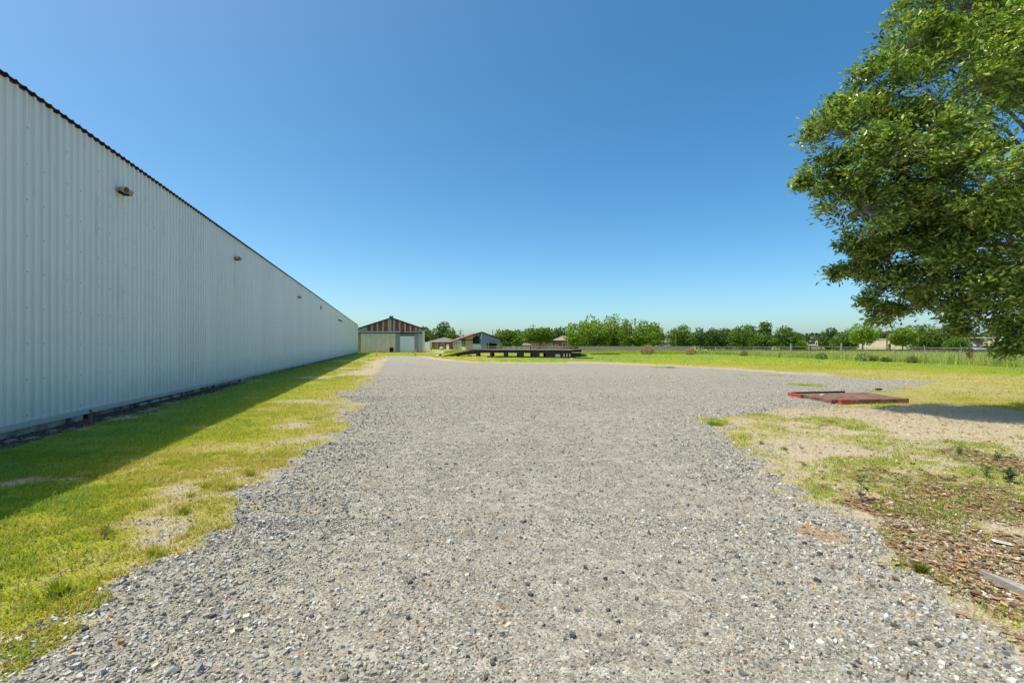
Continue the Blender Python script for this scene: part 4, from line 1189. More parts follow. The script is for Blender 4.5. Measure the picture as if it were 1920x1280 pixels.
# ------------------------------------------------------------------ chain link fences and gate
def wire_mesh(L, H, parent, a=0.12):
    b = MB()
    n = int(L / a)
    w = 0.004
    V = []; Fq = []
    k = 0
    for s in (1, -1):
        for i in range(-int(H / a), n + 1):
            x0 = i * a if s == 1 else i * a + H
            x1 = x0 + s * H
            z0, z1 = 0.03, H - 0.02
            if x0 < 0: z0 += -x0 if s == 1 else 0; x0 = max(0, x0)
            if s == -1 and x0 > L: z0 += x0 - L; x0 = L
            if s == 1 and x1 > L: z1 -= x1 - L; x1 = L
            if s == -1 and x1 < 0: z1 -= -x1; x1 = 0
            if z1 - z0 < 0.05: continue
            V += [(x0 - w, 0.002 * s, z0), (x0 + w, 0.002 * s, z0), (x1 + w, 0.002 * s, z1), (x1 - w, 0.002 * s, z1)]; Fq.append((k, k + 1, k + 2, k + 3)); k += 4
    o = link('chain_link', npmesh('chain_link', np.array(V), np.array(Fq), M_wire), None, parent); o['kind'] = 'stuff'
FH = 1.33
post_me = MB().tube([(0, 0, -0.2), (0, 0, FH + 0.02)], [0.03, 0.03], 8).tube([(0, 0, FH + 0.02), (0, 0, FH + 0.05)], [0.036, 0.012], 8).mesh('post', M_post)
arm_me = MB().tube([(0, 0, -0.2), (0, 0, FH + 0.05)], [0.035, 0.035], 8).tube([(0, 0, FH + 0.03), (0.10, 0, FH + 0.28)], [0.018, 0.012], 6).mesh('arm_post', M_post)
def fence(P0, P1, ts, lab, arms=()):
    d = Vector((P1[0] - P0[0], P1[1] - P0[1], 0)); L = d.length
    e = empty('wire_fence', (P0[0], P0[1], 0), math.atan2(d.y, d.x), lab, 'fence', 'chain link fence runs')
    b = MB(); b.tube([(0, 0, FH), (L, 0, FH)], 0.024, 6); b.build('top_rail', M_post, e)
    for k, t in enumerate(ts):
        o = bpy.data.objects.new('post', arm_me if k in arms else post_me); col.objects.link(o); o.parent = e; o.location = (t, 0, 0)
    wire_mesh(L, FH, e)
    return e
XF = 36.5
fence((XF, 20), (XF, 53.6), [0.1, 3, 6, 9.2, 12.6, 16.2, 19.3, 22.8, 26.2, 29.8, 33.55], 'long wire fence with barbed arm posts running from the gate to the right frame edge', arms=(6, 7, 5, 8))
fence((XF, 63.3), (35, 88.5), [0.05, 4.3, 8.7, 14.5, 20.7, 25.2], 'wire fence run between the gate and the far corner')
fence((35, 88.5), (-12, 101), [0.05, 4, 8, 12, 16, 20, 24, 28, 32, 36, 40, 44, 48], 'far wire fence crossing behind the loading dock')
g = empty('wire_gate', (XF, 53.6, 0), PI / 2, 'double leaf wire gate between two heavy posts in the long fence', 'gate')
for t, w in ((0.0, 0.085), (9.7, 0.085)):
    b = MB(); b.tube([(t, 0, -0.2), (t, 0, 1.72)], w, 10); b.tube([(t, 0, 1.72), (t, 0, 1.78)], [w * 1.1, w * 0.4], 10); b.build('gate_post', M_post, g)
for s in (0, 1):
    x0, x1 = 0.14 + s * 4.75, 4.78 + s * 4.75
    b = MB()
    for z in (0.12, 0.72, 1.38): b.tube([(x0, 0, z), (x1, 0, z)], 0.028, 6)
    for x in (x0, x1): b.tube([(x, 0, 0.12), (x, 0, 1.38)], 0.028, 6)
    lf = b.build('gate_leaf', M_post, g)

# wooden boundary fences far behind
def board_fence(P0, P1, H, lab, mat):
    d = Vector((P1[0] - P0[0], P1[1] - P0[1], 0)); L = d.length
    e = empty('board_fence', (P0[0], P0[1], 0), math.atan2(d.y, d.x), lab, 'fence', 'wooden boundary fences')
    b = MB(); x = 0
    while x < L:
        h = H + random.uniform(-0.05, 0.03); b.box(x, x + 0.19, random.uniform(0, .02), 0.03, 0.0, h); x += 0.205
    o = b.build('boards', mat, e); o['kind'] = 'stuff'
    b = MB(); x = 0.1
    for z in (0.3, H - 0.25): b.box(0, L, 0.035, 0.08, z, z + 0.09)
    b.build('rails', mat, e)
    for k in range(int(L / 2.6) + 1):
        b = MB(); b.box(k * 2.6, k * 2.6 + 0.1, 0.081, 0.18, 0, H + 0.03); b.build('post', mat, e)
board_fence((16, 116), (42, 112), 1.35, 'weathered grey board fence in front of the tallest grove', M_wood_gr)
board_fence((46, 112), (112, 104), 0.72, 'long low brown board fence behind the weeds at right', M_wood_br)

# ------------------------------------------------------------------ gabled shed at the end of the wall
def local(off, t):
    return (off * WN[0] + t * WD[0], off * WN[1] + t * WD[1])
bx, by = local(-6.25, 112)
e = empty('metal_shed', (bx, by, 0), ang, 'gabled metal shed with rust striped gable, beige sliding wall and pale roller door', 'shed')
SW = 14.4; SE = 5.25; SP = 7.75; SD = 26
mb = MB(); mb.prism([(0.1, 0), (SW - 0.1, 0), (SW - 0.1, SE - 0.1), (SW / 2, SP - 0.15), (0.1, SE - 0.1)], 0.12, SD); mb.build('wall', M_grey_sheet, e)
def ex(px): return (px - 672) / 123.0 * SW
def ez(py): return (659.5 - py) / 8.42
# beige sliding wall in sheets
n = 7; x0, x1 = ex(677.5), ex(741)
for k in range(n):
    mb = MB(); a = x0 + (x1 - x0) * k / n; mb.box(a, a + (x1 - x0) / n - 0.03, 0.0, 0.06, 0.05, ez(622)); mb.build('beige_panel', M_beige_sheet, e)
mb = MB(); mb.box(ex(672.5), x0 - 0.03, 0.01, 0.08, 0.05, ez(622)); o = mb.build('rusty_strip', simple('orange_rust_sheet', (0.48, 0.26, 0.16), (0.34, 0.15, 0.09), 2, 0.8), e)
for a, b_, mt in ((741, 749, M_grey_sheet), (777.4, 785, M_grey_sheet), (785, 793, simple('pale_grey_sheet', (0.50, 0.53, 0.56), (0.42, 0.45, 0.48), 2, 0.5))):
    n = 5
    for k in range(n):
        mb = MB(); q0 = ex(a) + (ex(b_) - ex(a)) * k / n; q1 = ex(a) + (ex(b_) - ex(a)) * (k + 1) / n
        mb.prism([(q0, 0), (q1, 0), (q1, 0), (q0, 0)], 0, 0.01) if False else mb.box(q0, q1 - 0.03, 0.02 + 0.02 * (k % 2), 0.1, 0.02, ez(622)); mb.build('wall_sheet', mt, e)
mb = MB(); mb.box(ex(749.2), ex(777.2), 0.02, 0.1, ez(628.2), ez(622)); mb.build('door_header', simple('dull_green_grey', (0.16, 0.18, 0.17), (0.12, 0.14, 0.13), 2, 0.7), e)
for k in range(12):
    h = ez(628.6) / 12
    mb = MB(); mb.box(ex(749.6), ex(776.8), 0.06, 0.11, k * h + 0.01, (k + 1) * h - 0.02); mb.build('door_slat', M_rolldoor, e)
mb = MB(); mb.box(ex(730), ex(737.3), -0.02, 0.0 - 0.002, 0.1, ez(650)); mb.build('hatch', M_dark, e)
mb = MB(); mb.box(0, ex(750), -0.25, -0.01, ez(621.6), ez(619.8)); mb.build('lintel', M_pale_blue, e)
mb = MB(); mb.box(ex(756), SW - 0.2, -0.2, -0.01, ez(621.6), ez(619.8)); mb.build('lintel', M_gable_white, e)
mb = MB(); mb.box(0.0, SW, -0.24, 0.05, ez(623.2), ez(621.8)); mb.build('door_track', M_tar, e)
ns = 36
for k in range(ns):
    a = SW * k / ns; b_ = SW * (k + 1) / ns - 0.02
    def zt(x): return SE + (SP - SE) * (1 - abs(x - SW / 2) / (SW / 2)) - 0.14
    mb = MB(); y_ = -0.02 - 0.03 * (k % 2)
    za = ez(619.6)
    pl = [(a, za), (b_, za), (b_, max(za + .02, zt(b_)))]
    if a < SW / 2 < b_: pl.append((SW / 2, zt(SW / 2)))
    pl.append((a, max(za + .02, zt(a))))
    mb.prism(pl, y_, 0.1)
    ru = 3 < k < 33 and k % 3 != 1 and k != 17
    mb.build('gable_sheet', M_gable_rust if ru and random.random() < .92 else M_gable_white, e)
for s in (0, 1):
    mb = MB()
    if s == 0: pl = [(-0.35, SE - 0.08), (SW / 2, SP), (SW / 2, SP + 0.13), (-0.35, SE + 0.06)]
    else: pl = [(SW + 0.35, SE - 0.08), (SW + 0.35, SE + 0.06), (SW / 2, SP + 0.13), (SW / 2, SP)]
    mb.prism(pl, -0.4, SD + 0.2); mb.build('roof', simple('dark_grey_roof', (0.10, 0.10, 0.11), (0.15, 0.15, 0.16), 1, 0.6) if s == 0 else MT['dark_grey_roof'], e)
mb = MB(); mb.prism([(SW / 2 - 0.35, SP + .13), (SW / 2 + 0.35, SP + .13), (SW / 2 + 0.25, SP + .33), (SW / 2 - 0.25, SP + .33)], -0.3, 8); mb.box(SW / 2 - .45, SW / 2 + .45, -.35, 8.1, SP + .34, SP + .40); mb.build('ridge_vent', MT['dark_grey_roof'], e)
mb = MB(); mb.box(SW - 0.35, SW + 0.15, -0.28, -0.02, 0, SE - 0.35); mb.build('corner_pier', M_stonewall, e)
mb = MB(); mb.box(SW + 0.02, SW + 0.14, 0.0, SD, 0, SE - 0.3); mb.build('side_wall', M_stonewall, e)

# delineator posts
def delineator(px, py, toppy, lean, lab):
    x, y, z = place_at(px, py)
    H = (py - toppy) / F * y
    e = empty('delineator_post', (x, y, z), 0.0, lab, 'traffic post', 'orange and white traffic posts on the drive')
    b = MB(); b.box(-0.19, 0.19, -0.19, 0.19, 0, 0.05); b.tube([(0, 0, 0.05), (0, 0, 0.11)], [0.14, 0.07], 10); b.build('base', M_tar if lean else M_red, e)
    n = 6
    for k in range(n):
        z0 = 0.1 + (H - 0.1) * k / n; z1 = 0.1 + (H - 0.1) * (k + 1) / n
        m_ = M_white if k in (2, 4) else M_orange
        b = MB(); b.tube([(lean * z0, 0, z0), (lean * z1, 0, z1)], [0.055 if k else 0.075, 0.052], 10); b.build('band', m_, e)
    b = MB(); b.tube([(lean * H, 0, H), (lean * (H + .05), 0, H + 0.05)], [0.06, 0.03], 10); b.build('cap', M_orange, e)
delineator(706.5, 666.6, 651.5, 0.0, 'tallest orange and white traffic post, leftmost on the drive')
delineator(720.4, 661.8, 654.0, 0.0, 'upright orange and white traffic post standing nearer the beige wall')
delineator(774.6, 661.8, 655.0, 0.15, 'leaning traffic post in front of the roller door, rear one')
delineator(778.0, 666.8, 654.0, 0.2, 'leaning orange traffic post in front of the roller door, front one')

# ------------------------------------------------------------------ ruined shed
e = empty('ruined_shed', (-11.1, 140, 0), ang, 'ruined open shed with maroon roof edges and blue grey gable end', 'shed')
E2, P2_ = 3.35, 5.45
xl, xr, xm = -4.1, 8.2, 2.35
def pitch(x): return E2 + (P2_ - E2) * (1 - abs(x - xm) / (xm - xl if x < xm else xr - xm))
mb = MB(); mb.prism([(0.2, 0), (xr - 0.5, 0), (xr - .5, pitch(xr - .5) - .12), (xm, P2_ - 0.12), (0.2, pitch(.2) - .12)], 0.15, 14.5); mb.build('wall', M_blue_sheet, e)
for k in range(9):
    a = 1.2 + k * 0.8; b_ = min(a + 0.76, xr - 0.3)
    mb = MB(); mb.prism([(a, 0), (b_, 0), (b_, pitch(b_) - .15), (a, pitch(a) - .15)] if not (a < xm < b_) else [(a, 0), (b_, 0), (b_, pitch(b_) - .15), (xm, P2_ - .15), (a, pitch(a) - .15)], 0.06 + 0.02 * (k % 2), 0.14); mb.build('gable_board', M_blue_sheet, e)
for k in range(5):
    mb = MB(); mb.box(0, 0.19, k * 2.95, k * 2.95 + 2.9, 0, pitch(0) - 0.2); mb.build('block_wall', M_stonewall, e)
mb = MB(); mb.box(0.18, 2.2, 0.0, 0.055, 0.1, 2.0); mb.build('door', M_pale_blue, e)
mb = MB(); mb.prism([(-0.3, 2.1), (1.6, 2.1), (1.6, 4.2), (0.9, 4.3), (-0.3, 3.8)], -0.02, 0.05); mb.build('broken_opening', M_dark, e)
for x in (-0.1, 0.9, 1.75):
    mb = MB(); mb.box(x, x + 0.14, -0.12, -0.03, 2.0, pitch(x) - .1); mb.build('stud', M_maroon, e)
mb = MB(); mb.prism([(1.9, 3.5), (2.15, 3.5), (2.5, 5.1), (2.3, 5.1)], -0.2, -0.13); mb.build('loose_board', M_white, e)
mb = MB(); mb.box(4.0, 7.0, -0.1, 0.055, 0.1, 2.3); mb.build('dark_opening', M_dark, e)
mb = MB(); mb.prism([(3.9, 2.55), (6.9, 2.1), (7.2, 2.1), (7.2, 2.22), (3.9, 2.67)], -1.5, 0.05); mb.build('awning', M_slab, e)
for x in (4.0, 7.0):
    mb = MB(); mb.box(x, x + 0.15, -1.45, -1.3, 0, 2.1 if x > 5 else 2.5); mb.build('awning_post', M_slab, e)
for y0 in (0.1, 4.9, 9.7, 14.4):
    mb = MB(); mb.box(xl + .1, xl + .55, y0, y0 + .4, 0, E2 - .15); mb.build('pillar', M_conc_pale, e)
mb = MB(); mb.box(xl, 0, 0.05, 0.25, E2 - .3, E2 - .05); mb.build('beam', M_maroon, e)
for s in (0, 1):
    mb = MB()
    if s == 0: pl = [(xl - .3, E2 - .12), (xm, P2_), (xm, P2_ + .1), (xl - .3, E2 - .0)]
    else: pl = [(xr + .3, E2 - .12), (xr + .3, E2), (xm, P2_ + .1), (xm, P2_)]
    mb.prism(pl, -0.4, 15); mb.build('roof', M_roof_gr if s else simple('faded_red_roof', (0.30, 0.16, 0.14), (0.22, 0.09, 0.08), 1, 0.7), e)
    mb = MB()
    if s == 0: pl = [(xl - .3, E2 - .22), (xm, P2_ - .12), (xm, P2_ + .14), (xl - .3, E2 + .06)]
    else: pl = [(xr + .3, E2 - .22), (xr + .3, E2 + .06), (xm, P2_ + .14), (xm, P2_ - .12)]
    mb.prism(pl, -0.5, -0.402); mb.build('barge_board', M_maroon, e)

# ------------------------------------------------------------------ loading dock
dx0, dy0 = -5.0, 66.5; dx1, dy1 = 7.55, 61.3
dv = Vector((dx1 - dx0, dy1 - dy0)); DL = dv.length
e = empty('loading_dock', (dx0, dy0, 0), math.atan2(dv.y, dv.x), 'black timber loading dock with a ramp at its left end', 'loading dock')
DZ = 1.0
nb = 26
for k in range(nb):
    a = DL * k / nb
    mb = MB(); mb.box(a, a + DL / nb - 0.02, -0.05, 5.2, DZ - 0.07 + random.uniform(-.006, .006), DZ + random.uniform(-.006, .006)); mb.build('deck_board', M_deck, e)
mb = MB(); mb.box(0.02, DL, 0.0, 0.16, DZ - 0.46, DZ - 0.08); mb.box(0.02, DL, 5.0, 5.15, DZ - 0.35, DZ - 0.08); mb.build('edge_beam', M_tar, e)
for px0, px1 in ((893.5, 900.5), (921.5, 924.8), (948.5, 955), (975.5, 985), (1001, 1014)):
    a = (px0 - 893) / 179 * DL; b_ = (px1 - 893) / 179 * DL
    for y0 in (0.02, 4.7):
        mb = MB(); mb.box(a, min(b_, a + .5 if y0 > 1 else b_), y0, y0 + 0.35, -0.05, DZ - 0.465 if y0 < 1 else DZ - .36); mb.build('leg', M_tar, e)
a = (1026.5 - 893) / 179 * DL
mb = MB(); mb.box(a, DL - 0.01, 0.03, 4.9, -0.05, DZ - 0.47); mb.build('solid_base', M_tar, e)
for px in (1059, 1064, 1069):
    q = (px - 893) / 179 * DL
    mb = MB(); mb.box(q - .05, q + .05, -0.03, 0.02, 0.1, 0.48); mb.build('bumper', M_conc_pale, e)
mb = MB(); q = (1048 - 893) / 179 * DL; mb.prism([(q - .35, .42), (q + .35, .42), (q + .28, .05), (q - .28, .05)], -0.02, 0.025); mb.build('bumper_plate', M_grey_sheet, e)
mb = MB()
RL = 5.2
mb.prism([(-RL, -0.02), (-RL, 0.03), (0.0, DZ - 0.0), (0.0, DZ - 0.42)], 0.0, 0.28)
mb.prism([(-RL, -0.02), (-RL, 0.03), (0.0, DZ - 0.0), (0.0, DZ - 0.42)], 3.9, 4.2); mb.build('ramp_beam', M_tar, e)
for k in range(14):
    u0 = -RL + RL * k / 14; u1 = u0 + RL / 14 - 0.02
    z0 = 0.04 + (DZ - .03) * (u0 + RL) / RL; z1 = 0.04 + (DZ - .03) * (u1 + RL) / RL
    mb = MB(); mb.prism([(u0, z0), (u1, z1), (u1, z1 + .035), (u0, z0 + .035)], -0.03, 4.25); mb.build('ramp_board', M_deck, e)
# kerb beams lying in front of the dock
def beam(p0, p1, w, h, mat, name, lab, cat, group=None):
    x0, y0 = gd(*p0); x1, y1 = gd(*p1)
    d = Vector((x1 - x0, y1 - y0)); L = d.length
    b = MB(); b.box(0, L, 0, w, -0.02, h, jit=0.008)
    for k in range(2): b.tube([(L * (.2 + .6 * k), w / 2, h), (L * (.2 + .6 * k), w / 2, h + .012)], 0.03, 6)
    o = b.build(name, mat); o.location = (x0, y0, 0); o.rotation_euler = (0, 0, math.atan2(d.y, d.x)); return tag(o, lab, cat, group)
GK = 'long kerb pieces lying before the dock'
beam((872, 669.6), (913, 669.9), 0.25, 0.14, M_conc_pale, 'kerb_beam', 'pale concrete kerb piece before the left end of the dock', 'kerb', GK)
beam((914, 669.9), (1000, 670.4), 0.25, 0.13, M_tar, 'kerb_beam', 'long black kerb timber before the middle of the dock', 'kerb', GK)
beam((1001, 670.4), (1071, 671.6), 0.3, 0.12, M_tar, 'kerb_beam', 'black kerb timber before the solid right part of the dock', 'kerb', GK)
beam((1074, 672.0), (1112, 672.2), 0.3, 0.10, M_tar, 'kerb_beam', 'short black timber lying in the grass right of the dock', 'kerb', GK)
beam((1108, 664.6), (1163, 664.6), 0.5, 0.14, M_tar, 'kerb_beam', 'distant dark timber lying in the grass beyond the dock', 'kerb', GK)
def lump(px, py, sx, sy, sz, mat, name, lab, cat, seed, group=None):
    x, y, z = place_at(px, py); o = link(name, rock_mesh(name, sx, sy, sz, mat, 9, seed)); o.location = (x, y, 0); o.rotation_euler = (0, 0, seed * .7); return tag(o, lab, cat, group)
lump(1090, 668, 2.2, 1.4, 0.35, M_tar, 'debris_pile', 'dark debris heap in the grass just right of the dock', 'debris', 5)
lump(1079, 668.3, 0.5, 0.4, 0.28, M_conc_pale, 'concrete_lump', 'pale concrete lump between the dock and the dark heap', 'debris', 6)
lump(1072, 673.5, 0.25, 0.2, 0.14, M_white, 'concrete_lump', 'white stone at the right front corner of the dock', 'stone', 7)
lump(949, 668.8, 0.45, 0.3, 0.22, M_conc_pale, 'concrete_lump', 'pale rubble lump at the foot of a middle dock leg', 'stone', 8)
lump(820.5, 667.6, 0.55, 0.4, 0.22, M_white, 'concrete_lump', 'white lump at the foot of the dock ramp', 'debris', 9)
lump(825, 666.8, 0.6, 0.4, 0.24, M_tar, 'rubber_lump', 'black lump beside the white one at the foot of the dock ramp', 'debris', 10)
lump(880, 667.2, 1.3, 0.4, 0.15, M_conc, 'concrete_lump', 'flat rubble lying under the dock ramp', 'debris', 12)
# concrete drive from the shed
mb = MB()
pts = [gd(797, 661.6), gd(830, 661.3), gd(850, 659.4), gd(876, 658.2), gd(905, 656.9), gd(880, 656.4), gd(845, 657.6), gd(826, 659.4), gd(797, 660.2)]
mb.add([(x, y, 0.035) for x, y in pts], [tuple(range(len(pts)))])
o = mb.build('concrete_drive', M_conc_pale); o['kind'] = 'structure'; o['label'] = 'pale concrete drive crossing the grass behind the dock ramp'
# ------------------------------------------------------------------ far houses
def house(px0, px1, Y, top, eave, name, lab, wall, roof, wins=(), doors=(), rz=-0.30, depth=9, hip=True, cat='house', wt=None):
    x0, x1 = at(px0, Y), at(px1, Y); W = x1 - x0
    e = empty(name, ((x0 + x1) / 2, Y, 0), rz, lab, cat, 'houses beyond the fences' if cat == 'house' else None)
    he, ht = zz(eave, Y), zz(top, Y)
    mb = MB(); mb.box(-W / 2, W / 2, 0, depth, -0.1, he); mb.build('wall', wall, e)
    o_ = 0.45; ri = W / 2 - depth / 2 if hip else W / 2 + .1
    ri = max(ri, 0.4)
    mb = MB()
    vs = [(-W / 2 - o_, -o_, he), (W / 2 + o_, -o_, he), (W / 2 + o_, depth + o_, he), (-W / 2 - o_, depth + o_, he), (-ri, depth / 2, ht), (ri, depth / 2, ht)]
    mb.add(vs, [(0, 1, 5, 4), (1, 2, 5), (2, 3, 4, 5), (3, 0, 4), (3, 2, 1, 0)]); rf = mb.build('roof', roof, e)
    mb = MB(); mb.box(-W / 2 - o_, W / 2 + o_, -o_ - 0.04, -o_ + 0.02, he - 0.16, he + .03); mb.build('fascia', wt or M_white, e)
    for (a, w, z0, z1) in wins:
        cx_ = -W / 2 + W * a
        mb = MB(); mb.box(cx_ - w / 2, cx_ + w / 2, -0.07, -0.002, z0, z1); f = mb.build('window', M_white, e)
        mb = MB(); mb.box(cx_ - w / 2 + .1, cx_ - .03, -0.09, -0.072, z0 + .1, z1 - .1); mb.box(cx_ + .03, cx_ + w / 2 - .1, -0.09, -0.072, z0 + .1, z1 - .1); mb.build('pane', M_glass, f)
    for (a, w) in doors:
        cx_ = -W / 2 + W * a
        mb = MB(); mb.box(cx_ - w / 2, cx_ + w / 2, -0.07, -0.002, 0, 2.1); mb.build('door', M_white, e)
    return e
house(803, 847, 200, 632, 640, 'brick_house', 'low brown brick house right of the rusty gabled shed', M_brick, M_roof_gr, [(0.62, 1.4, 1.0, 2.5), (0.35, 1.0, 1.0, 2.5)], [(0.86, 1.1)])
house(1039, 1067, 185, 629, 637, 'brick_house', 'small brick house with light tan roof above the right part of the dock', M_brick, M_roof_tan, [(0.65, 1.2, .9, 2.6)], [])
house(1234, 1268, 175, 634, 640.5, 'brick_house', 'small brown brick house between the tallest grove and the rounded trees', M_brick, M_roof_gr, [(0.35, .9, .9, 2.4)], [(0.58, 1.0)])
house(940, 966, 210, 640, 644.5, 'grey_house', 'blue grey house glimpsed right of the ruined shed', M_blue_sheet, M_roof_gr, [(0.5, 1.2, .8, 2)], [])
house(966, 994, 200, 642, 646.5, 'low_house', 'low house with a mauve brown roof above the left part of the dock', M_brick, simple('mauve_roof', (0.24, 0.13, 0.14), (0.17, 0.09, 0.10), 1, .9), [(0.3, 1.0, .6, 1.5)], [])
# tan garden wall in bays
Y = 172
e = empty('garden_wall', (at(997, Y), Y, 0), 0, 'orange tan wall in panels below the olive tree', 'wall')
W = at(1036, Y) - at(997, Y)
for k in range(5):
    mb = MB(); mb.box(W * k / 5 + .06, W * (k + 1) / 5 - .06, 0, .2, 0, zz(642.5 - (k == 2) * 1.0, Y)); mb.build('wall_panel', M_brick_tan, e)
    mb = MB(); mb.box(W * k / 5 - .1, W * k / 5 + .055, -.05, .25, 0, zz(641.5, Y)); mb.build('pier', M_conc_pale, e)
# white low fence
Y = 150
e = empty('white_fence', (at(943, Y), Y, 0), 0, 'low white fence behind the left part of the dock', 'fence')
W = at(993, Y) - at(943, Y)
for z in (.5, .95):
    mb = MB(); mb.box(0, W, 0, .06, z, z + .16); mb.build('rail', M_white, e)
for k in range(6):
    mb = MB(); mb.box(W * k / 5 - .07, W * k / 5 + .07, .061, .2, 0, 1.25); mb.build('post', M_white, e)
# cream commercial buildings at right
def flat_building(name, px0, px1, Y, top, lab, wall, trim, depth=14, feats=()):
    x0, x1 = at(px0, Y), at(px1, Y); W = x1 - x0; H = zz(top, Y)
    e = empty(name, ((x0 + x1) / 2, Y, 0), -0.55, lab, 'building', 'flat roofed buildings at the right')
    mb = MB(); mb.box(-W / 2, W / 2, 0, depth, -.1, H - .3); mb.build('wall', wall, e)
    mb = MB(); mb.box(-W / 2 - .15, W / 2 + .15, -.15, depth + .15, H - .298, H); mb.build('parapet', trim, e)
    for (nm, a, b_, z0, z1, mt, dp) in feats:
        mb = MB(); mb.box(-W / 2 + W * a, -W / 2 + W * b_, -dp, -.003, z0, z1); mb.build(nm, mt, e)
    return e
flat_building('cream_building', 1628, 1722, 165, 634.5, 'long plain cream building behind the trees below the oak', M_cream, M_conc_pale, feats=[('door', .42, .46, 0, 2.1, M_tar, .05), ('sign_board', .52, .60, 1.5, 2.3, M_brick, .06)])
flat_building('cream_building', 1530.5, 1545, 170, 636, 'small cream building end just right of the gap in the tree row', M_cream, M_tar, feats=[('window', .3, .6, 1.0, 2.0, M_glass, .04)])
flat_building('white_shed', 1511, 1530, 160, 645.5, 'low white roofed shed in the gap of the tree row', M_wood_gr, M_white, feats=[('door', .4, .5, 0, 1.6, M_tar, .04)])
flat_building('brown_building', 1772, 1950, 155, 632, 'brown walled building with pale flat roof behind the parked cars', simple('brown_render', (0.30, 0.20, 0.15), (0.24, 0.16, 0.12), 1, .9), M_conc_pale,
              feats=[('cream_annex', .42, .56, 0, 3.5, M_cream, 2.5), ('dark_soffit', .2, .42, 3.4, 3.8, M_tar, 1.5), ('roof_unit', .55, .58, 3.6, 4.6, M_white, .8)])

# ------------------------------------------------------------------ vehicles far off
def car(px, Y, L, lab, body, rz=0.0, H=1.45):
    e = empty('parked_car', (at(px, Y), Y, 0), rz, lab, 'car', 'parked cars beyond the fences')
    s = H / 1.45
    pl = [(-L / 2, .35), (-L / 2, .75), (-L * .42, .88), (-L * .22, .92), (L * .30, .95), (L * .47, .86), (L / 2, .7), (L / 2, .35)]
    b = MB(); b.prism([(x, z * s) for x, z in pl], -.85, .85); b.build('body', body, e)
    pl = [(-L * .30, .93), (-L * .14, 1.42), (L * .20, 1.45), (L * .36, .96)]
    b = MB(); b.prism([(x, z * s) for x, z in pl], -.72, .72); b.build('cabin', M_glass, e)
    b = MB(); b.prism([(x, z * s) for x, z in [(-L * .15, 1.425), (L * .21, 1.455), (L * .19, 1.49), (-L * .12, 1.47)]], -.7, .7); b.build('roof', body, e)
    for x in (-L * .32, L * .32):
        for y in (-.86, .70):
            b = MB(); b.tube([(x, y, .32), (x, y + .18, .32)], .32, 12); w = b.build('wheel', M_tyre, e)
    return e
M_silver = simple('silver_car_paint', (0.50, 0.53, 0.57), (0.48, 0.51, 0.55), 1, 0.3)
M_tancar = simple('beige_car_paint', (0.55, 0.45, 0.38), (0.52, 0.42, 0.35), 1, 0.3)
car(1829, 128, 4.6, 'silver car nearest the white van below the oak', M_silver, .3)
car(1846, 126, 4.5, 'white car in the middle of the parked cars before the cream annex', M_white, -.3)
car(1861, 128, 4.3, 'beige car, rightmost of the parked cars before the cream annex', M_tancar, .2)
car(1251, 118, 3.6, 'white car behind the far fence between the two dry bushes', M_white, .1)
car(1233, 120, 3.4, 'pale car beside the larger dry bush behind the far fence', M_silver, .1)
Y = 135
e = empty('box_van', (at(1823, Y), Y, 0), .2, 'pale blue white box van parked before the brown building', 'van')
b = MB(); b.box(-1.05, 1.05, 0, 4.2, .55, 2.35); b.build('cargo_box', simple('van_white', (0.62, 0.68, 0.80), (0.56, 0.62, 0.74), 1, .4), e)
b = MB(); b.prism([(-1.0, .5), (1.0, .5), (.95, 1.9), (-.95, 1.9)], -1.5, -.02); b.build('cab', M_silver, e)
b = MB(); b.prism([(-.85, 1.15), (.85, 1.15), (.8, 1.8), (-.8, 1.8)], -1.53, -1.502); b.build('windscreen', M_glass, e)
for x in (-.95, .75):
    for y in (-1.0, 3.2):
        b = MB(); b.tube([(x, y, .38), (x + .2, y, .38)], .38, 12); b.build('wheel', M_tyre, e)
Y = 150
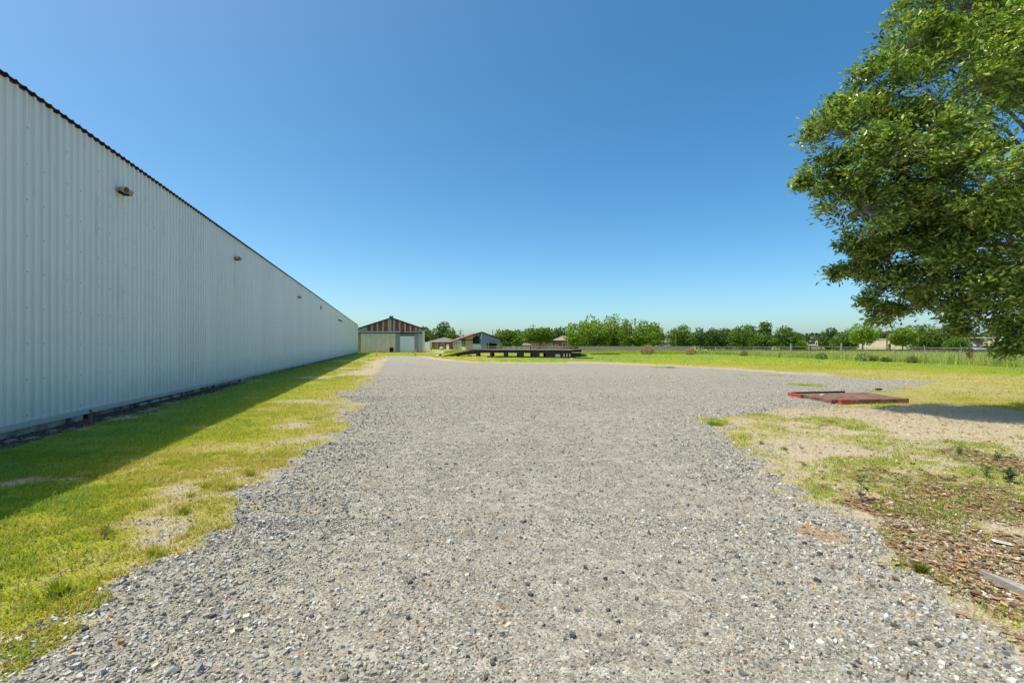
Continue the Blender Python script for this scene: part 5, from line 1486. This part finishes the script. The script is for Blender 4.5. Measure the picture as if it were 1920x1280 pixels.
e = empty('cargo_trailer', (at(801.5, Y), Y, 0), 0.0, 'white box trailer parked beside the right pier of the gabled shed', 'trailer')
b = MB(); b.box(-.85, .85, 0, 3.2, .35, zz(641, Y)); b.build('box_body', M_white, e)
b = MB(); b.box(-.7, .7, -.03, -.002, .5, zz(643, Y)); b.build('rear_door', M_rolldoor, e)
for x in (-.95, .86):
    b = MB(); b.tube([(x, 1.6, .34), (x + .1, 1.6, .34)], .34, 12); b.build('wheel', M_tyre, e)
Y = 165
e = empty('round_tank', (at(827, Y), Y, 0), 0, 'white round tank end in front of the low brick house', 'tank')
b = MB(); b.tube([(0, -.25, .62), (0, -.15, .62), (0, 1.6, .62), (0, 1.75, .62)], [.30, .5, .5, .3], 14); b.build('shell', M_white, e)
for y in (.2, 1.2):
    b = MB(); b.box(-.35, .35, y, y + .12, -.05, .18); b.build('saddle', M_conc, e)

# ------------------------------------------------------------------ utility poles
def pole(px, Y, top, lab, arm=True, tr_=False):
    H = zz(top, Y)
    e = empty('utility_pole', (at(px, Y), Y, 0), 0.3, lab, 'utility pole', 'wooden utility poles')
    b = MB(); b.tube([(0, 0, -.2), (0.03, 0, H)], [.17, .11], 8); b.build('pole', M_wood_br, e)
    if arm:
        b = MB(); b.box(-1.1, 1.1, -.07, .07, H - .9, H - .76); b.build('crossarm', M_wood_br, e)
        for x in (-1, 0.95):
            b = MB(); b.tube([(x, 0, H - .76), (x, 0, H - .55)], [.05, .03], 6); b.build('insulator', M_tar, e)
    if tr_:
        b = MB(); b.tube([(-.38, 0, H - 2.1), (-.38, 0, H - 1.3)], .25, 8); b.build('transformer', M_grey_sheet, e)
pole(864, 190, 617, 'utility pole with a transformer left of the ruined shed', True, True)
pole(923.5, 190, 618.5, 'plain utility pole above the right roof slope of the ruined shed', False)
pole(999.5, 180, 607, 'tallest utility pole rising from the trees above the dock', True)
pole(1267.5, 130, 615, 'slim pole left of the rounded trees beside the brown brick house', False)
pole(1663, 118, 620, 'thin pole in front of the long cream building', False)
print('scene done', len(bpy.data.objects))
